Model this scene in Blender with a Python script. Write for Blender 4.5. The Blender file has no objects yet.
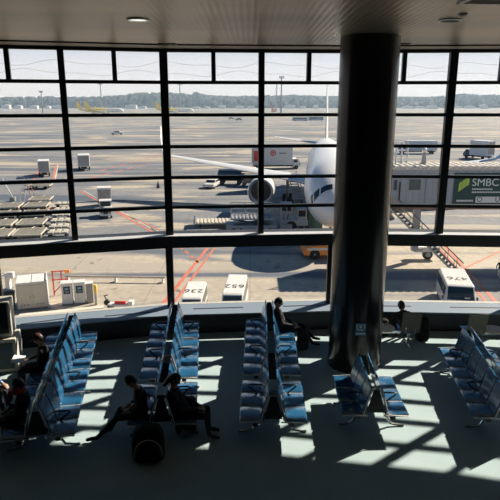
import bpy, bmesh, math, random
from mathutils import Vector, Matrix
R = math.radians
C = bpy.context.scene.collection
sc = bpy.context.scene
random.seed(7)
F = 560.0; PITCH = R(14.75); CH = 5.5; AZ = -8.5

# ---------------------------------------------------------------- viewing helpers (points on real planes)
def ray(x, y):
    v = (y-250)/F; u = (x-250)/F
    return Vector((u, math.cos(PITCH)-v*math.sin(PITCH), -math.sin(PITCH)-v*math.cos(PITCH)))
def gp(x, y, z=AZ):
    r = ray(x, y); t = (z-CH)/r.z
    return Vector((r.x*t, r.y*t, z))
def dp(x, y, Y):
    r = ray(x, y); t = Y/r.y
    return Vector((r.x*t, Y, CH+r.z*t))

# ---------------------------------------------------------------- materials
MATS = {}
def mat(name, col, rough=.6, metal=0., var=.12, scale=6., bump=0., spec=.5, emit=None, coat=0.):
    if name in MATS: return MATS[name]
    m = bpy.data.materials.new(name); m.use_nodes = True
    nt = m.node_tree; b = nt.nodes['Principled BSDF']
    tc = nt.nodes.new('ShaderNodeTexCoord'); nz = nt.nodes.new('ShaderNodeTexNoise')
    nz.inputs['Scale'].default_value = scale; nz.inputs['Detail'].default_value = 4
    nt.links.new(tc.outputs['Object'], nz.inputs['Vector'])
    mx = nt.nodes.new('ShaderNodeMix'); mx.data_type = 'RGBA'
    mx.inputs[6].default_value = tuple(max(0, c*(1-var)) for c in col)+(1,)
    mx.inputs[7].default_value = tuple(min(1, c*(1+var)) for c in col)+(1,)
    nt.links.new(nz.outputs['Fac'], mx.inputs[0]); nt.links.new(mx.outputs[2], b.inputs['Base Color'])
    b.inputs['Roughness'].default_value = rough; b.inputs['Metallic'].default_value = metal
    b.inputs['Specular IOR Level'].default_value = spec
    if coat: b.inputs['Coat Weight'].default_value = coat; b.inputs['Coat Roughness'].default_value = .15
    if bump:
        bp = nt.nodes.new('ShaderNodeBump'); bp.inputs['Strength'].default_value = bump; bp.inputs['Distance'].default_value = .02
        nt.links.new(nz.outputs['Fac'], bp.inputs['Height']); nt.links.new(bp.outputs['Normal'], b.inputs['Normal'])
    if emit:
        b.inputs['Emission Color'].default_value = tuple(emit[:3])+(1,); b.inputs['Emission Strength'].default_value = emit[3]
    MATS[name] = m
    return m

FRAME = mat('frame dark metal', (.012, .014, .018), .45, .3)
SEATB = mat('blue vinyl', (.016, .105, .235), .26, 0, .15, 9, .03, .8, None, .8)
CHROME = mat('polished steel', (.72, .72, .72), .22, 1., .05)
ALU = mat('brushed aluminium trim', (.62, .62, .61), .45, .35, .05)
BLACKP = mat('black plastic', (.012, .012, .014), .4)
DARKP = mat('dark seat shell', (.02, .022, .026), .45)
WHITE = mat('white paint', (.66, .66, .65), .35, 0, .04)
OFFW = mat('cream painted steel', (.52, .49, .41), .5, 0, .06)
GREY = mat('grey steel', (.20, .21, .22), .5, .2, .15)
LGREY = mat('light grey steel', (.34, .34, .33), .5, .1, .2, 3)
TYRE = mat('black rubber', (.02, .02, .021), .8)
AUTOG = mat('vehicle window glass', (.015, .03, .04), .08, 0, .05)
YELLOW = mat('yellow paint', (.85, .58, .05), .4)
ORANGE = mat('orange paint', (.85, .28, .04), .5)
RED = mat('red paint', (.65, .05, .04), .5)
NAVY = mat('navy paint', (.02, .05, .10), .5)
BLUEP = mat('blue paint', (.10, .25, .45), .5)
GREENS = mat('dark green sign', (.006, .055, .05), .5)
LIME = mat('lime green sign', (.45, .62, .10), .5)
JETG = mat('bridge panel grey', (.34, .37, .42), .5, .1, .1, 2)
PRINT = mat('black lettering', (.02, .02, .025), .6)

# ---------------------------------------------------------------- mesh builder
class MB:
    def __init__(s, M=None): s.bm = bmesh.new(); s.M = M or Matrix.Identity(4); s.mi = 0
    def _new(s, vs, fs):
        V = [s.bm.verts.new(s.M @ Vector(v)) for v in vs]
        out = []
        for f in fs:
            try:
                fc = s.bm.faces.new([V[i] for i in f]); fc.material_index = s.mi; out.append(fc)
            except ValueError: pass
        return V, out
    def box(s, c, d, rz=0, rx=0, ry=0, bev=0.):
        m = Matrix.Translation(c) @ Matrix.Rotation(rz, 4, 'Z') @ Matrix.Rotation(ry, 4, 'Y') @ Matrix.Rotation(rx, 4, 'X')
        x, y, z = d[0]/2, d[1]/2, d[2]/2
        vs = [m @ Vector((a*x, b*y, e*z)) for a in (-1, 1) for b in (-1, 1) for e in (-1, 1)]
        V, f = s._new(vs, [(0, 1, 3, 2), (4, 6, 7, 5), (0, 4, 5, 1), (2, 3, 7, 6), (0, 2, 6, 4), (1, 5, 7, 3)])
        if bev:
            es = list({e for fc in f for e in fc.edges})
            r = bmesh.ops.bevel(s.bm, geom=es, offset=bev, segments=2, affect='EDGES', profile=.5)
            for fc in r['faces']: fc.material_index = s.mi
        return s
    def tube(s, pts, r, n=8, cap=True):
        pts = [Vector(p) for p in pts]; rr = r if isinstance(r, (list, tuple)) else [r]*len(pts)
        rings = []; up = None
        for i, p in enumerate(pts):
            t = (pts[min(i+1, len(pts)-1)]-pts[max(i-1, 0)]).normalized()
            if up is None:
                a = Vector((0, 0, 1)) if abs(t.z) < .9 else Vector((1, 0, 0))
                up = (a-t*a.dot(t)).normalized()
            else: up = (up-t*up.dot(t)).normalized()
            b = t.cross(up)
            rings.append([p+(up*math.cos(2*math.pi*k/n)+b*math.sin(2*math.pi*k/n))*rr[i] for k in range(n)])
        vs = [v for g in rings for v in g]; fs = []
        for i in range(len(rings)-1):
            for k in range(n): fs.append((i*n+k, i*n+(k+1) % n, (i+1)*n+(k+1) % n, (i+1)*n+k))
        if cap: fs += [tuple(range(n))[::-1], tuple(range((len(rings)-1)*n, len(rings)*n))]
        s._new(vs, fs); return s
    def loft(s, rings, cap=True):
        n = len(rings[0]); vs = [v for g in rings for v in g]; fs = []
        for i in range(len(rings)-1):
            for k in range(n): fs.append((i*n+k, i*n+(k+1) % n, (i+1)*n+(k+1) % n, (i+1)*n+k))
        if cap: fs += [tuple(range(n))[::-1], tuple(range((len(rings)-1)*n, len(rings)*n))]
        s._new(vs, fs); return s
    def lathe(s, prof, c=(0, 0, 0), axis='Z', n=24, cap=True):
        rings = []
        for r, h in prof:
            g = []
            for k in range(n):
                a = 2*math.pi*k/n
                if axis == 'Z': p = (r*math.cos(a), r*math.sin(a), h)
                elif axis == 'X': p = (h, r*math.cos(a), r*math.sin(a))
                else: p = (r*math.sin(a), h, r*math.cos(a))
                g.append(Vector(c)+Vector(p))
            rings.append(g)
        return s.loft(rings, cap)
    def prism(s, poly, t0, t1, axis='X'):
        def P(a, b, t): return (t, a, b) if axis == 'X' else ((a, t, b) if axis == 'Y' else (a, b, t))
        n = len(poly)
        vs = [P(a, b, t0) for a, b in poly]+[P(a, b, t1) for a, b in poly]
        fs = [tuple(range(n))[::-1], tuple(range(n, 2*n))]+[(k, (k+1) % n, n+(k+1) % n, n+k) for k in range(n)]
        s._new(vs, fs); return s
    def ell(s, c, d, n=16, m=10, rot=None):
        q = rot or Matrix.Identity(3)
        rings = []
        for i in range(1, m):
            t = math.pi*i/m
            rings.append([Vector(c)+q @ Vector((d[0]*math.sin(t)*math.cos(2*math.pi*k/n), d[1]*math.sin(t)*math.sin(2*math.pi*k/n), d[2]*math.cos(t))) for k in range(n)])
        return s.loft(rings[::-1])
    def grid(s, P):
        a, b = len(P), len(P[0])
        s._new([v for r in P for v in r], [(i*b+j, i*b+j+1, (i+1)*b+j+1, (i+1)*b+j) for i in range(a-1) for j in range(b-1)]); return s
    def build(s, name, mats, parent=None, smooth=False, loc=None, rz=None, bev=0):
        bmesh.ops.recalc_face_normals(s.bm, faces=s.bm.faces)
        me = bpy.data.meshes.new(name); s.bm.to_mesh(me); s.bm.free()
        o = bpy.data.objects.new(name, me); C.objects.link(o)
        for m in (mats if isinstance(mats, (list, tuple)) else [mats]): me.materials.append(m)
        if smooth:
            for p in me.polygons: p.use_smooth = True
            try: me.set_sharp_from_angle(angle=R(40))
            except Exception: pass
        if parent: o.parent = parent
        if loc is not None: o.location = loc
        if rz is not None: o.rotation_euler.z = rz
        if bev:
            b = o.modifiers.new('bevel', 'BEVEL'); b.width = bev; b.segments = 2; b.limit_method = 'ANGLE'
        return o
def tag(o, label=None, cat=None, group=None, kind=None):
    if label: o['label'] = label
    if cat: o['category'] = cat
    if group: o['group'] = group
    if kind: o['kind'] = kind
    return o
def thing(name, loc, rz, label, cat, group=None):
    o = bpy.data.objects.new(name, None); C.objects.link(o); o.location = loc; o.rotation_euler.z = rz
    o.empty_display_size = .1
    return tag(o, label, cat, group)
def copy_tree(o, parent=None):
    c = o.copy(); C.objects.link(c)
    if parent: c.parent = parent
    for ch in list(o.children): copy_tree(ch, c)
    return c
def struct(o): o['kind'] = 'structure'; return o
def textmesh(name, s, size, m, parent, loc, rot, depth=.004, sx=1.):
    cu = bpy.data.curves.new(name, 'FONT'); cu.body = s; cu.size = size; cu.extrude = depth
    cu.align_x = 'CENTER'; cu.align_y = 'CENTER'
    t = bpy.data.objects.new(name, cu); C.objects.link(t)
    me = bpy.data.meshes.new_from_object(t.evaluated_get(bpy.context.evaluated_depsgraph_get()))
    bpy.data.objects.remove(t)
    o = bpy.data.objects.new(name, me); C.objects.link(o); me.materials.clear(); me.materials.append(m)
    o.parent = parent; o.location = loc; o.rotation_euler = rot; o.scale.x = sx
    return o

# ================================================================ SETTING
GL = [(-10.0, 11.0), (-5.88, 12.5), (-2.0, 13.5), (2.05, 13.8), (6.85, 13.56), (10.4, 12.95), (14.5, 11.9), (18.2, 10.5)]
def gy(x):
    for (a, b), (c, d) in zip(GL, GL[1:]):
        if a <= x <= c: return b+(d-b)*(x-a)/(c-a)
def gang(x):
    for (a, b), (c, d) in zip(GL, GL[1:]):
        if a <= x <= c: return math.atan2(d-b, c-a)
def offset(d):                                   # the facade line moved d metres outward
    out = []
    for i, (x, y) in enumerate(GL):
        n = Vector((0, 0))
        for j in (i-1, i):
            if 0 <= j < len(GL)-1:
                e = Vector(GL[j+1])-Vector(GL[j]); n += Vector((-e.y, e.x)).normalized()
        n.normalize(); out.append((x+n.x*d, y+n.y*d))
    return out
def ribbon(mb, d0, d1, z0, z1, i0=0, i1=None):   # a solid bar following the facade
    a, b = offset(d0), offset(d1); i1 = i1 or len(GL)-1
    mb.loft([[Vector((*a[i], z0)), Vector((*b[i], z0)), Vector((*b[i], z1)), Vector((*a[i], z1))] for i in range(i0, i1+1)])
    return mb

# carpet
def carpet():
    m = bpy.data.materials.new('teal grey carpet'); m.use_nodes = True; nt = m.node_tree; b = nt.nodes['Principled BSDF']
    tc = nt.nodes.new('ShaderNodeTexCoord'); n1 = nt.nodes.new('ShaderNodeTexNoise'); n1.inputs['Scale'].default_value = 60; n1.inputs['Detail'].default_value = 6
    n2 = nt.nodes.new('ShaderNodeTexNoise'); n2.inputs['Scale'].default_value = 1.2
    nt.links.new(tc.outputs['Object'], n1.inputs['Vector']); nt.links.new(tc.outputs['Object'], n2.inputs['Vector'])
    ad = nt.nodes.new('ShaderNodeMath'); ad.operation = 'MULTIPLY_ADD'; ad.inputs[1].default_value = .6
    nt.links.new(n1.outputs['Fac'], ad.inputs[0]); ml = nt.nodes.new('ShaderNodeMath'); ml.operation = 'MULTIPLY'; ml.inputs[1].default_value = .4
    nt.links.new(n2.outputs['Fac'], ml.inputs[0]); nt.links.new(ml.outputs[0], ad.inputs[2])
    cr = nt.nodes.new('ShaderNodeValToRGB'); cr.color_ramp.elements[0].position = .3; cr.color_ramp.elements[1].position = .7
    cr.color_ramp.elements[0].color = (.30, .42, .46, 1); cr.color_ramp.elements[1].color = (.44, .55, .59, 1)
    nt.links.new(ad.outputs[0], cr.inputs[0]); nt.links.new(cr.outputs[0], b.inputs['Base Color'])
    b.inputs['Roughness'].default_value = .95; b.inputs['Specular IOR Level'].default_value = .1
    bp = nt.nodes.new('ShaderNodeBump'); bp.inputs['Strength'].default_value = .3; bp.inputs['Distance'].default_value = .01
    nt.links.new(n1.outputs['Fac'], bp.inputs['Height']); nt.links.new(bp.outputs['Normal'], b.inputs['Normal'])
    return m
def poly_slab(name, z0, z1, m, d=0., back=-5.):
    mb = MB(); p = offset(d)
    mb.prism([(p[0][0], back), (p[-1][0], back)]+[q for q in p[::-1]], z0, z1, 'Z')
    return struct(mb.build(name, m))
poly_slab('floor', -.4, 0., carpet(), .1)

# ceiling: fine ribbed satin panels
def ceilmat():
    m = bpy.data.materials.new('taupe ribbed ceiling'); m.use_nodes = True; nt = m.node_tree; b = nt.nodes['Principled BSDF']
    tc = nt.nodes.new('ShaderNodeTexCoord'); w = nt.nodes.new('ShaderNodeTexWave'); w.bands_direction = 'X'; w.inputs['Scale'].default_value = 3.2
    w.inputs['Distortion'].default_value = .0
    n = nt.nodes.new('ShaderNodeTexNoise'); n.inputs['Scale'].default_value = .35
    mp = nt.nodes.new('ShaderNodeMapping'); mp.inputs['Scale'].default_value = (.35, 1.6, 1)
    nt.links.new(tc.outputs['Object'], mp.inputs['Vector']); nt.links.new(mp.outputs['Vector'], n.inputs['Vector'])
    nt.links.new(tc.outputs['Object'], w.inputs['Vector'])
    cr = nt.nodes.new('ShaderNodeValToRGB'); cr.color_ramp.elements[0].color = (.28, .265, .23, 1); cr.color_ramp.elements[1].color = (.46, .40, .32, 1)
    cr.color_ramp.elements[0].position = .35; cr.color_ramp.elements[1].position = .65
    nt.links.new(n.outputs['Fac'], cr.inputs[0]); nt.links.new(cr.outputs[0], b.inputs['Base Color'])
    b.inputs['Roughness'].default_value = .36; b.inputs['Metallic'].default_value = .92
    bp = nt.nodes.new('ShaderNodeBump'); bp.inputs['Strength'].default_value = .25; bp.inputs['Distance'].default_value = .01
    nt.links.new(w.outputs['Fac'], bp.inputs['Height']); nt.links.new(bp.outputs['Normal'], b.inputs['Normal'])
    return m
CEIL = ceilmat()
poly_slab('ceiling', 6.70, 7.1, CEIL, .15)
WALLM = mat('dark wall panel', (.035, .045, .055), .7)
for nm, c, d in (('wall_back', (4, -5.1, 3.35), (29, .2, 6.7)), ('wall_left', (-10.1, 3, 3.35), (.2, 16.2, 6.7)), ('wall_right', (18.3, 2.8, 3.35), (.2, 15.8, 6.7))):
    struct(MB().box(c, d).build(nm, WALLM))
struct(MB().box((4, -2.2, 3.75), (28, 5.6, .3)).build('floor_mezzanine', WALLM))   # the upper level the picture is taken from

# facade glass, one window per facet, with its own mullions and transom bars
def glassmat():
    m = bpy.data.materials.new('clear float glass'); m.use_nodes = True; nt = m.node_tree
    nt.nodes.remove(nt.nodes['Principled BSDF']); out = nt.nodes['Material Output']
    tr = nt.nodes.new('ShaderNodeBsdfTransparent'); tr.inputs[0].default_value = (.93, .96, .97, 1)
    gl = nt.nodes.new('ShaderNodeBsdfGlossy'); gl.inputs['Roughness'].default_value = .02
    lw = nt.nodes.new('ShaderNodeLayerWeight'); pw = nt.nodes.new('ShaderNodeMath'); pw.operation = 'POWER'; pw.inputs[1].default_value = 5
    ad = nt.nodes.new('ShaderNodeMath'); ad.operation = 'MULTIPLY_ADD'; ad.inputs[1].default_value = .6; ad.inputs[2].default_value = .035
    nt.links.new(lw.outputs['Facing'], pw.inputs[0]); nt.links.new(pw.outputs[0], ad.inputs[0])
    mx = nt.nodes.new('ShaderNodeMixShader'); nt.links.new(ad.outputs[0], mx.inputs[0])
    nt.links.new(tr.outputs[0], mx.inputs[1]); nt.links.new(gl.outputs[0], mx.inputs[2]); nt.links.new(mx.outputs[0], out.inputs[0])
    return m
GLASS = glassmat()
BARS = [3.04, 3.76, 4.49, 5.22, 5.95]
FULL = [-8.5, -6.3, -4.13, -1.97, .265, 2.47, 4.69, 6.9, 9.1, 11.3, 13.5, 15.7]
HALF = [-7.4, -5.2, -3.04, -.84, 1.37, 3.58, 5.8, 8.0, 10.2, 12.4, 14.6]
def post(mb, x, z0, z1, w, d):
    mb.box((x, gy(x)-math.cos(gang(x))*d/2, (z0+z1)/2), (w, d, z1-z0), gang(x))
for i in range(len(GL)-1):
    (xa, ya), (xb, yb) = GL[i], GL[i+1]
    mb = MB(); mb._new([(xa, ya, .45), (xb, yb, .45), (xb, yb, 6.68), (xa, ya, 6.68)], [(0, 1, 2, 3)])
    w = struct(mb.build('window_%d' % (i+1), GLASS))
    for z in BARS: ribbon(MB(), -.10, .02, z-.038, z+.038, i, i+1).build('transom_bar', FRAME, w)
    ribbon(MB(), -.12, .04, 6.61, 6.70, i, i+1).build('window_head', FRAME, w)
    for x in FULL:
        if xa <= x < xb:
            mb = MB(); post(mb, x, 2.36, 6.66, .18 if x in (-1.97, 4.69) else .135, .16); mb.build('mullion', FRAME, w)
    for x in HALF:
        if xa <= x < xb:
            mb = MB(); post(mb, x, 5.97, 6.64, .10, .12); mb.build('mullion', FRAME, w)
    mb = MB(); post(mb, xa+.001, .5, 2.08, .17, .2); mb.build('mullion', FRAME, w)
BEAMM = mat('beam dark paint', (.014, .016, .02), .5)
LEDGE = mat('blue grey ledge laminate', (.20, .26, .34), .5, 0, .05)
tb = struct(ribbon(MB(), -.30, .40, 2.07, 2.35).build('trim_beam', BEAMM))
ribbon(MB(), -.29, -.01, 2.35, 2.366).build('beam_lit_top', mat('lit beam top', (.50, .53, .57), .5), tb)  # pale strip paints the light falling on the dark beam's top face
# sill: dark front, pale ledge top
SILLF = mat('navy sill front', (.016, .024, .034), .5)
ws = struct(ribbon(MB(), -.70, .10, -.01, .47).build('wall_sill', SILLF))
ribbon(MB(), -.73, .0, .47, .5).build('sill_ledge', LEDGE, ws)
struct(ribbon(MB(), .1, .3, AZ, .45).build('wall_outside', mat('outside wall panel', (.4, .4, .38), .7)))
struct(ribbon(MB(), -.92, -.86, 6.675, 6.705).build('trim_ceiling_slot', BLACKP))
struct(ribbon(MB(), -.80, -.15, 6.68, 6.705).build('trim_ceiling_edge', mat('ceiling edge', (.30, .26, .21), .5)))
VENT = mat('vent slot black', (.01, .012, .016), .6)
for px0, px1, y0, y1, lab in ((20, 72, 324.4, 317.6, 'long dark air slot in the window ledge behind the kiosk and left bench'), (105, 158, 316.3, 311.3, 'long dark air slot in the ledge between the two left benches'),
                         (193, 243, 308.9, 307.3, 'long dark air slot in the ledge below the two parked roof-numbered vans'), (283, 326, 306.3, 305.0, 'long dark air slot in the ledge beside the black column, left side'),
                         (378, 411, 306.0, 306.2, 'short dark air slot in the ledge just right of the black column'), (450, 500, 307.3, 307.9, 'long dark air slot in the ledge below the white van 476')):
    a, b = gp(px0, y0, .5), gp(px1, y1, .5); d = b-a
    v = MB().box((a+b)/2+Vector((0, 0, .001)), (d.length, .055, .006), math.atan2(d.y, d.x)).build('air_vent', VENT)
    tag(v, lab, 'vent', 'air slots along the window ledge')

# thin bird wires strung outside the top panes
for zz, ph, lab in ((6.36, 0., 'upper thin wire strung outside along the top window panes'), (6.16, 1.7, 'lower thin wire strung outside along the top window panes')):
    pts = []; off = offset(.35)
    for (xa, ya), (xb, yb) in zip(off[:-2], off[1:-1]):
        for k in range(24):
            f = k/24; x_ = xa+(xb-xa)*f; pts.append((x_, ya+(yb-ya)*f, zz+.05*math.sin(x_*2.6+ph)+.03*math.sin(x_*5.3+2*ph)))
    wr_ = tag(MB().tube(pts, .003, 5).build('bird_wire', LGREY, None, True), lab, 'wire')
# column
COLM = mat('black column cladding', (.009, .009, .009), .22, 0, .1, 1.5, 0, .5)
cx, cy, cr = 2.27, 11.22, .56
col = struct(MB().lathe([(cr, 0), (cr, 6.70)], (cx, cy, 0), 'Z', 64).build('column', COLM, None, True))
for k in (0,):
    struct(MB().lathe([(cr+.012, 0), (cr+.012, .10), (cr, .10)], (cx, cy, 0), 'Z', 64).build('column_base_trim', FRAME, col, True))
# priority seat sign on the column, facing the camera
sgn = thing('column_sign', (cx-.01, cy-.575, 1.02), 0, 'small blue priority notice with white pictogram on the black column', 'sign')
MB().box((0, 0, 0), (.22, .012, .27), bev=.003).build('sign_plate', mat('sign blue', (.03, .13, .30), .5), sgn)
SW = mat('sign white', (.6, .65, .7), .5)
mb = MB()
for x0, z0, w, h in ((-.075, .06, .02, .10), (.075, .06, .02, .10), (0, .10, .15, .012), (0, .055, .05, .05), (-.05, -.005, .05, .022), (.02, -.01, .07, .022), (0, -.09, .19, .03)):
    mb.box((x0, -.008, z0), (w, .006, h))
mb.build('pictogram', SW, sgn)

# ceiling fittings
def downlight(p, r, lab, lit=False):
    t = thing('ceiling_downlight', (p.x, p.y, 6.70), 0, lab, 'ceiling light', 'ceiling downlights')
    MB().lathe([(r, .0), (r, -.02), (r*.86, -.025), (r*.82, 0)], (0, 0, 0), 'Z', 32).build('rim', mat('light rim', (.75, .75, .72), .35), t, True)
    MB().lathe([(r*.83, .001), (r*.83, -.008)], (0, 0, 0), 'Z', 32).build('lens', mat('lit lamp lens', (.8, .8, .78), .3, emit=(1, .97, .9, .9)) if lit else mat('unlit lamp lens', (.06, .06, .06), .3), t, True)
downlight(gp(138, 19, 6.70), .17, 'lit round downlight in the ceiling above the left windows', True)
downlight(gp(450, 19.5, 6.70), .17, 'unlit round downlight in the ceiling right of the column')
p = gp(463, 13.5, 6.70)
tag(MB().lathe([(.06, 0), (.06, -.02), (.03, -.04)], (p.x, p.y, 6.70), 'Z', 20).build('smoke_detector', mat('detector', (.25, .24, .22), .5), None, True), 'small round smoke detector beside the right ceiling downlight', 'smoke detector')
p = gp(490, 0, 6.70)
t = thing('ceiling_grille', (p.x, p.y-.15, 6.70), .05, 'square white framed ceiling vent at the top right', 'vent')
mb = MB()
for a, b, w, d in ((0, .3, .66, .05), (0, -.3, .66, .05), (.3, 0, .05, .66), (-.3, 0, .05, .66)): mb.box((a, b, -.01), (w, d, .03))
mb.build('frame', mat('vent frame white', (.7, .68, .62), .5), t)
mb = MB()
for k in range(9): mb.box((0, -.25+k*.0625, -.005), (.55, .02, .015))
mb.build('louvres', mat('vent louvre', (.2, .19, .17), .5), t)
for px, lab in ((401, 'short linear air diffuser in the ceiling just right of the column'), (167, 'short linear air diffuser in the ceiling above the left mullion')):
    p = gp(px, 43.5, 6.70)
    t = thing('linear_diffuser', (p.x, p.y, 6.70), 0, lab, 'vent', 'short ceiling diffusers')
    MB().box((0, 0, -.008), (.36, .10, .02)).build('frame', mat('diffuser dark', (.05, .05, .05), .5), t)
    MB().box((.19, 0, -.01), (.03, .07, .02)).build('end_cap', mat('diffuser cap', (.6, .58, .5), .5), t)

# ================================================================ OUTSIDE GROUND
def apron_mat():
    m = bpy.data.materials.new('weathered apron concrete'); m.use_nodes = True; nt = m.node_tree; b = nt.nodes['Principled BSDF']
    N = nt.nodes.new; L = nt.links.new
    tc = N('ShaderNodeTexCoord')
    def noise(sx, sy, sc_, det=5, dist=0.):
        mp = N('ShaderNodeMapping'); mp.inputs['Scale'].default_value = (sx, sy, 1); L(tc.outputs['Object'], mp.inputs['Vector'])
        n = N('ShaderNodeTexNoise'); n.inputs['Scale'].default_value = sc_; n.inputs['Detail'].default_value = det; n.inputs['Distortion'].default_value = dist
        L(mp.outputs['Vector'], n.inputs['Vector']); return n
    def ramp(src, p0, c0, p1, c1):
        r = N('ShaderNodeValToRGB'); r.color_ramp.elements[0].position = p0; r.color_ramp.elements[1].position = p1
        r.color_ramp.elements[0].color = c0; r.color_ramp.elements[1].color = c1; L(src, r.inputs[0]); return r
    def mix(f, a, bb, mode='MIX'):
        x = N('ShaderNodeMix'); x.data_type = 'RGBA'; x.blend_type = mode
        L(f, x.inputs[0]); 
        for sock, v in ((6, a), (7, bb)):
            if isinstance(v, tuple): x.inputs[sock].default_value = v
            else: L(v, x.inputs[sock])
        return x.outputs[2]
    sxy = N('ShaderNodeSeparateXYZ'); L(tc.outputs['Object'], sxy.inputs[0])
    nb = noise(.5, 1., .07, 5, .8)
    m1 = N('ShaderNodeMapRange'); m1.inputs[1].default_value = 34; m1.inputs[2].default_value = 62; m1.inputs[3].default_value = -.17; m1.inputs[4].default_value = .05; L(sxy.outputs['Y'], m1.inputs[0])
    a1 = N('ShaderNodeMath'); L(nb.outputs['Fac'], a1.inputs[0]); L(m1.outputs[0], a1.inputs[1])
    big = ramp(a1.outputs[0], .47, (0, 0, 0, 1), .51, (1, 1, 1, 1))      # pale concrete stands near the terminal, asphalt beyond
    fine = noise(1, 1, 1.6, 8)
    tan = ramp(fine.outputs['Fac'], .3, (.35, .31, .25, 1), .7, (.45, .405, .335, 1)).outputs[0]
    gry = ramp(fine.outputs['Fac'], .3, (.16, .17, .19, 1), .7, (.225, .235, .25, 1)).outputs[0]
    col = mix(big.outputs[0], tan, gry)
    streak = ramp(noise(.12, 1., .16, 5, .3).outputs['Fac'], .50, (0, 0, 0, 1), .62, (1, 1, 1, 1))
    col = mix(streak.outputs[0], col, (.10, .12, .155, 1))
    st2 = ramp(noise(.1, .8, .22, 4, .2).outputs['Fac'], .56, (0, 0, 0, 1), .62, (1, 1, 1, 1))
    col = mix(st2.outputs[0], col, (.36, .33, .285, 1))
    spots = ramp(noise(1, 1, .6, 3, 1.2).outputs['Fac'], .66, (0, 0, 0, 1), .72, (1, 1, 1, 1))
    col = mix(spots.outputs[0], col, (.19, .17, .145, 1))
    # slab joints
    br = N('ShaderNodeTexBrick'); br.offset = 0; br.inputs['Scale'].default_value = .13; br.inputs['Mortar Size'].default_value = .006
    br.inputs['Brick Width'].default_value = 1.; br.inputs['Row Height'].default_value = 1.
    br.inputs['Color1'].default_value = (1, 1, 1, 1); br.inputs['Color2'].default_value = (.95, .95, .96, 1); br.inputs['Mortar'].default_value = (.75, .74, .72, 1)
    L(tc.outputs['Object'], br.inputs['Vector'])
    one = N('ShaderNodeValue'); one.outputs[0].default_value = 1.
    col = mix(one.outputs[0], col, br.outputs['Color'], 'MULTIPLY')
    L(col, b.inputs['Base Color'])
    wet = ramp(noise(.3, 1, .05, 3, .5).outputs['Fac'], .5, (.85, .85, .85, 1), .62, (.45, .45, .45, 1)); L(wet.outputs[0], b.inputs['Roughness'])
    b.inputs['Specular IOR Level'].default_value = .35
    return m
mb = MB(); mb._new([(-2500, 5, AZ), (2500, 5, AZ), (2500, 4200, AZ), (-2500, 4200, AZ)], [(0, 1, 2, 3)])
apron = struct(mb.build('ground_apron', apron_mat()))
LRED = mat('faded red line paint', (.50, .15, .10), .7, 0, .25, 2); LWHT = mat('faded white line paint', (.48, .47, .44), .7, 0, .2, 2)
def stripe(p0, p1, w, m, off=0., dashed=0, nm='painted_line'):
    a, b = gp(*p0), gp(*p1); d = (b-a); n = Vector((-d.y, d.x, 0)).normalized(); L = d.length; d.normalize()
    a = a+n*off; mb = MB()
    segs = [(0, L)] if not dashed else [(t, min(L, t+dashed)) for t in [k*dashed*1.8 for k in range(int(L/dashed/1.8)+1)]]
    for t0, t1 in segs:
        mb.box(a+d*((t0+t1)/2)+Vector((0, 0, .006)), (t1-t0, w, .012), math.atan2(d.y, d.x))
    mb.build(nm, m, apron)
stripe((80, 191), (152, 232), .28, LRED); stripe((80, 191), (152, 232), .16, LWHT, .55)
stripe((116, 211), (160, 230), .22, LRED)
stripe((207.5, 248), (163, 304), .32, LRED); stripe((207.5, 248), (163, 304), .22, LRED, .7)
stripe((180, 247), (199, 263), .25, LRED, 0, 1.0)
stripe((440, 241), (497, 303), .3, LRED); stripe((440, 241), (497, 303), .22, LRED, -.7)
stripe((467, 267), (505, 249), .22, LRED)
stripe((40, 168), (33, 180), .35, LRED); stripe((56, 165), (53, 180), .35, LRED); stripe((58, 165), (55, 180), .25, LWHT)
stripe((0, 213), (30, 205), .25, LRED); stripe((30, 205), (70, 212), .3, LRED)
stripe((100, 171), (170, 152), .5, LRED, 0, 3); stripe((75, 182), (150, 163), .5, LRED, 0, 3)
stripe((150, 228), (168, 236), .25, LWHT); stripe((200, 120), (330, 116), 1.2, LWHT); stripe((0, 129), (160, 126), 1.2, LWHT)
stripe((395, 134), (500, 131), 1., LWHT); stripe((172, 129), (186, 129), 1.5, ORANGE); stripe((190, 129), (205, 129), 1.5, ORANGE)
stripe((312, 133), (330, 133), 1.2, ORANGE); stripe((440, 128), (500, 127), 1.3, mat('faded orange line', (.6, .42, .3), .7))

# wooded hills
def forest():
    rnd = random.Random(3); mb = MB()
    def height(px):
        return 95.8-2.2*math.sin((px-60)/70.)-1.5*math.sin(px/23.+1)+(-2.0 if 195 < px < 205 else 0)+(.8 if px < 40 else 0)+(-2.2 if px > 455 else 0)
    for row, (Y, dy) in enumerate(((1500, 0), (1600, -.0), (1750, -.0))):
        px = -60
        while px < 560:
            top = height(px)+(2-row)*2.2+rnd.uniform(-.8, .8)
            c = dp(px, top, Y); w = rnd.uniform(9, 17)
            h = c.z-AZ
            mb.ell((c.x, Y+rnd.uniform(-30, 30), AZ+h*.5), (w, w, h*.52), 8, 6)
            if rnd.random() < .6: mb.ell((c.x+rnd.uniform(-8, 8), Y-20, AZ+h*.75), (w*.5, w*.5, h*.27), 6, 5)
            px += rnd.uniform(1.2, 2.4)*1.6
    return mb
tag(forest().build('forest', mat('dark conifer foliage', (.02, .032, .03), .9, 0, .5, .08), None, False), 'long dark wooded hills along the horizon', 'forest', None, 'stuff')
bl = struct(MB().prism([(-2500, AZ), (-2500, 9), (-1200, 14), (-300, 24), (300, 26), (900, 20), (1700, 30), (2500, 28), (2500, AZ)], 1850, 2300, 'Y').build('hills', mat('hill', (.04, .06, .055), .9)))
rnd = random.Random(11)
HB = mat('pale hangar cladding', (.62, .63, .64), .6); HR = mat('hangar roof', (.45, .5, .56), .5)
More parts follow.
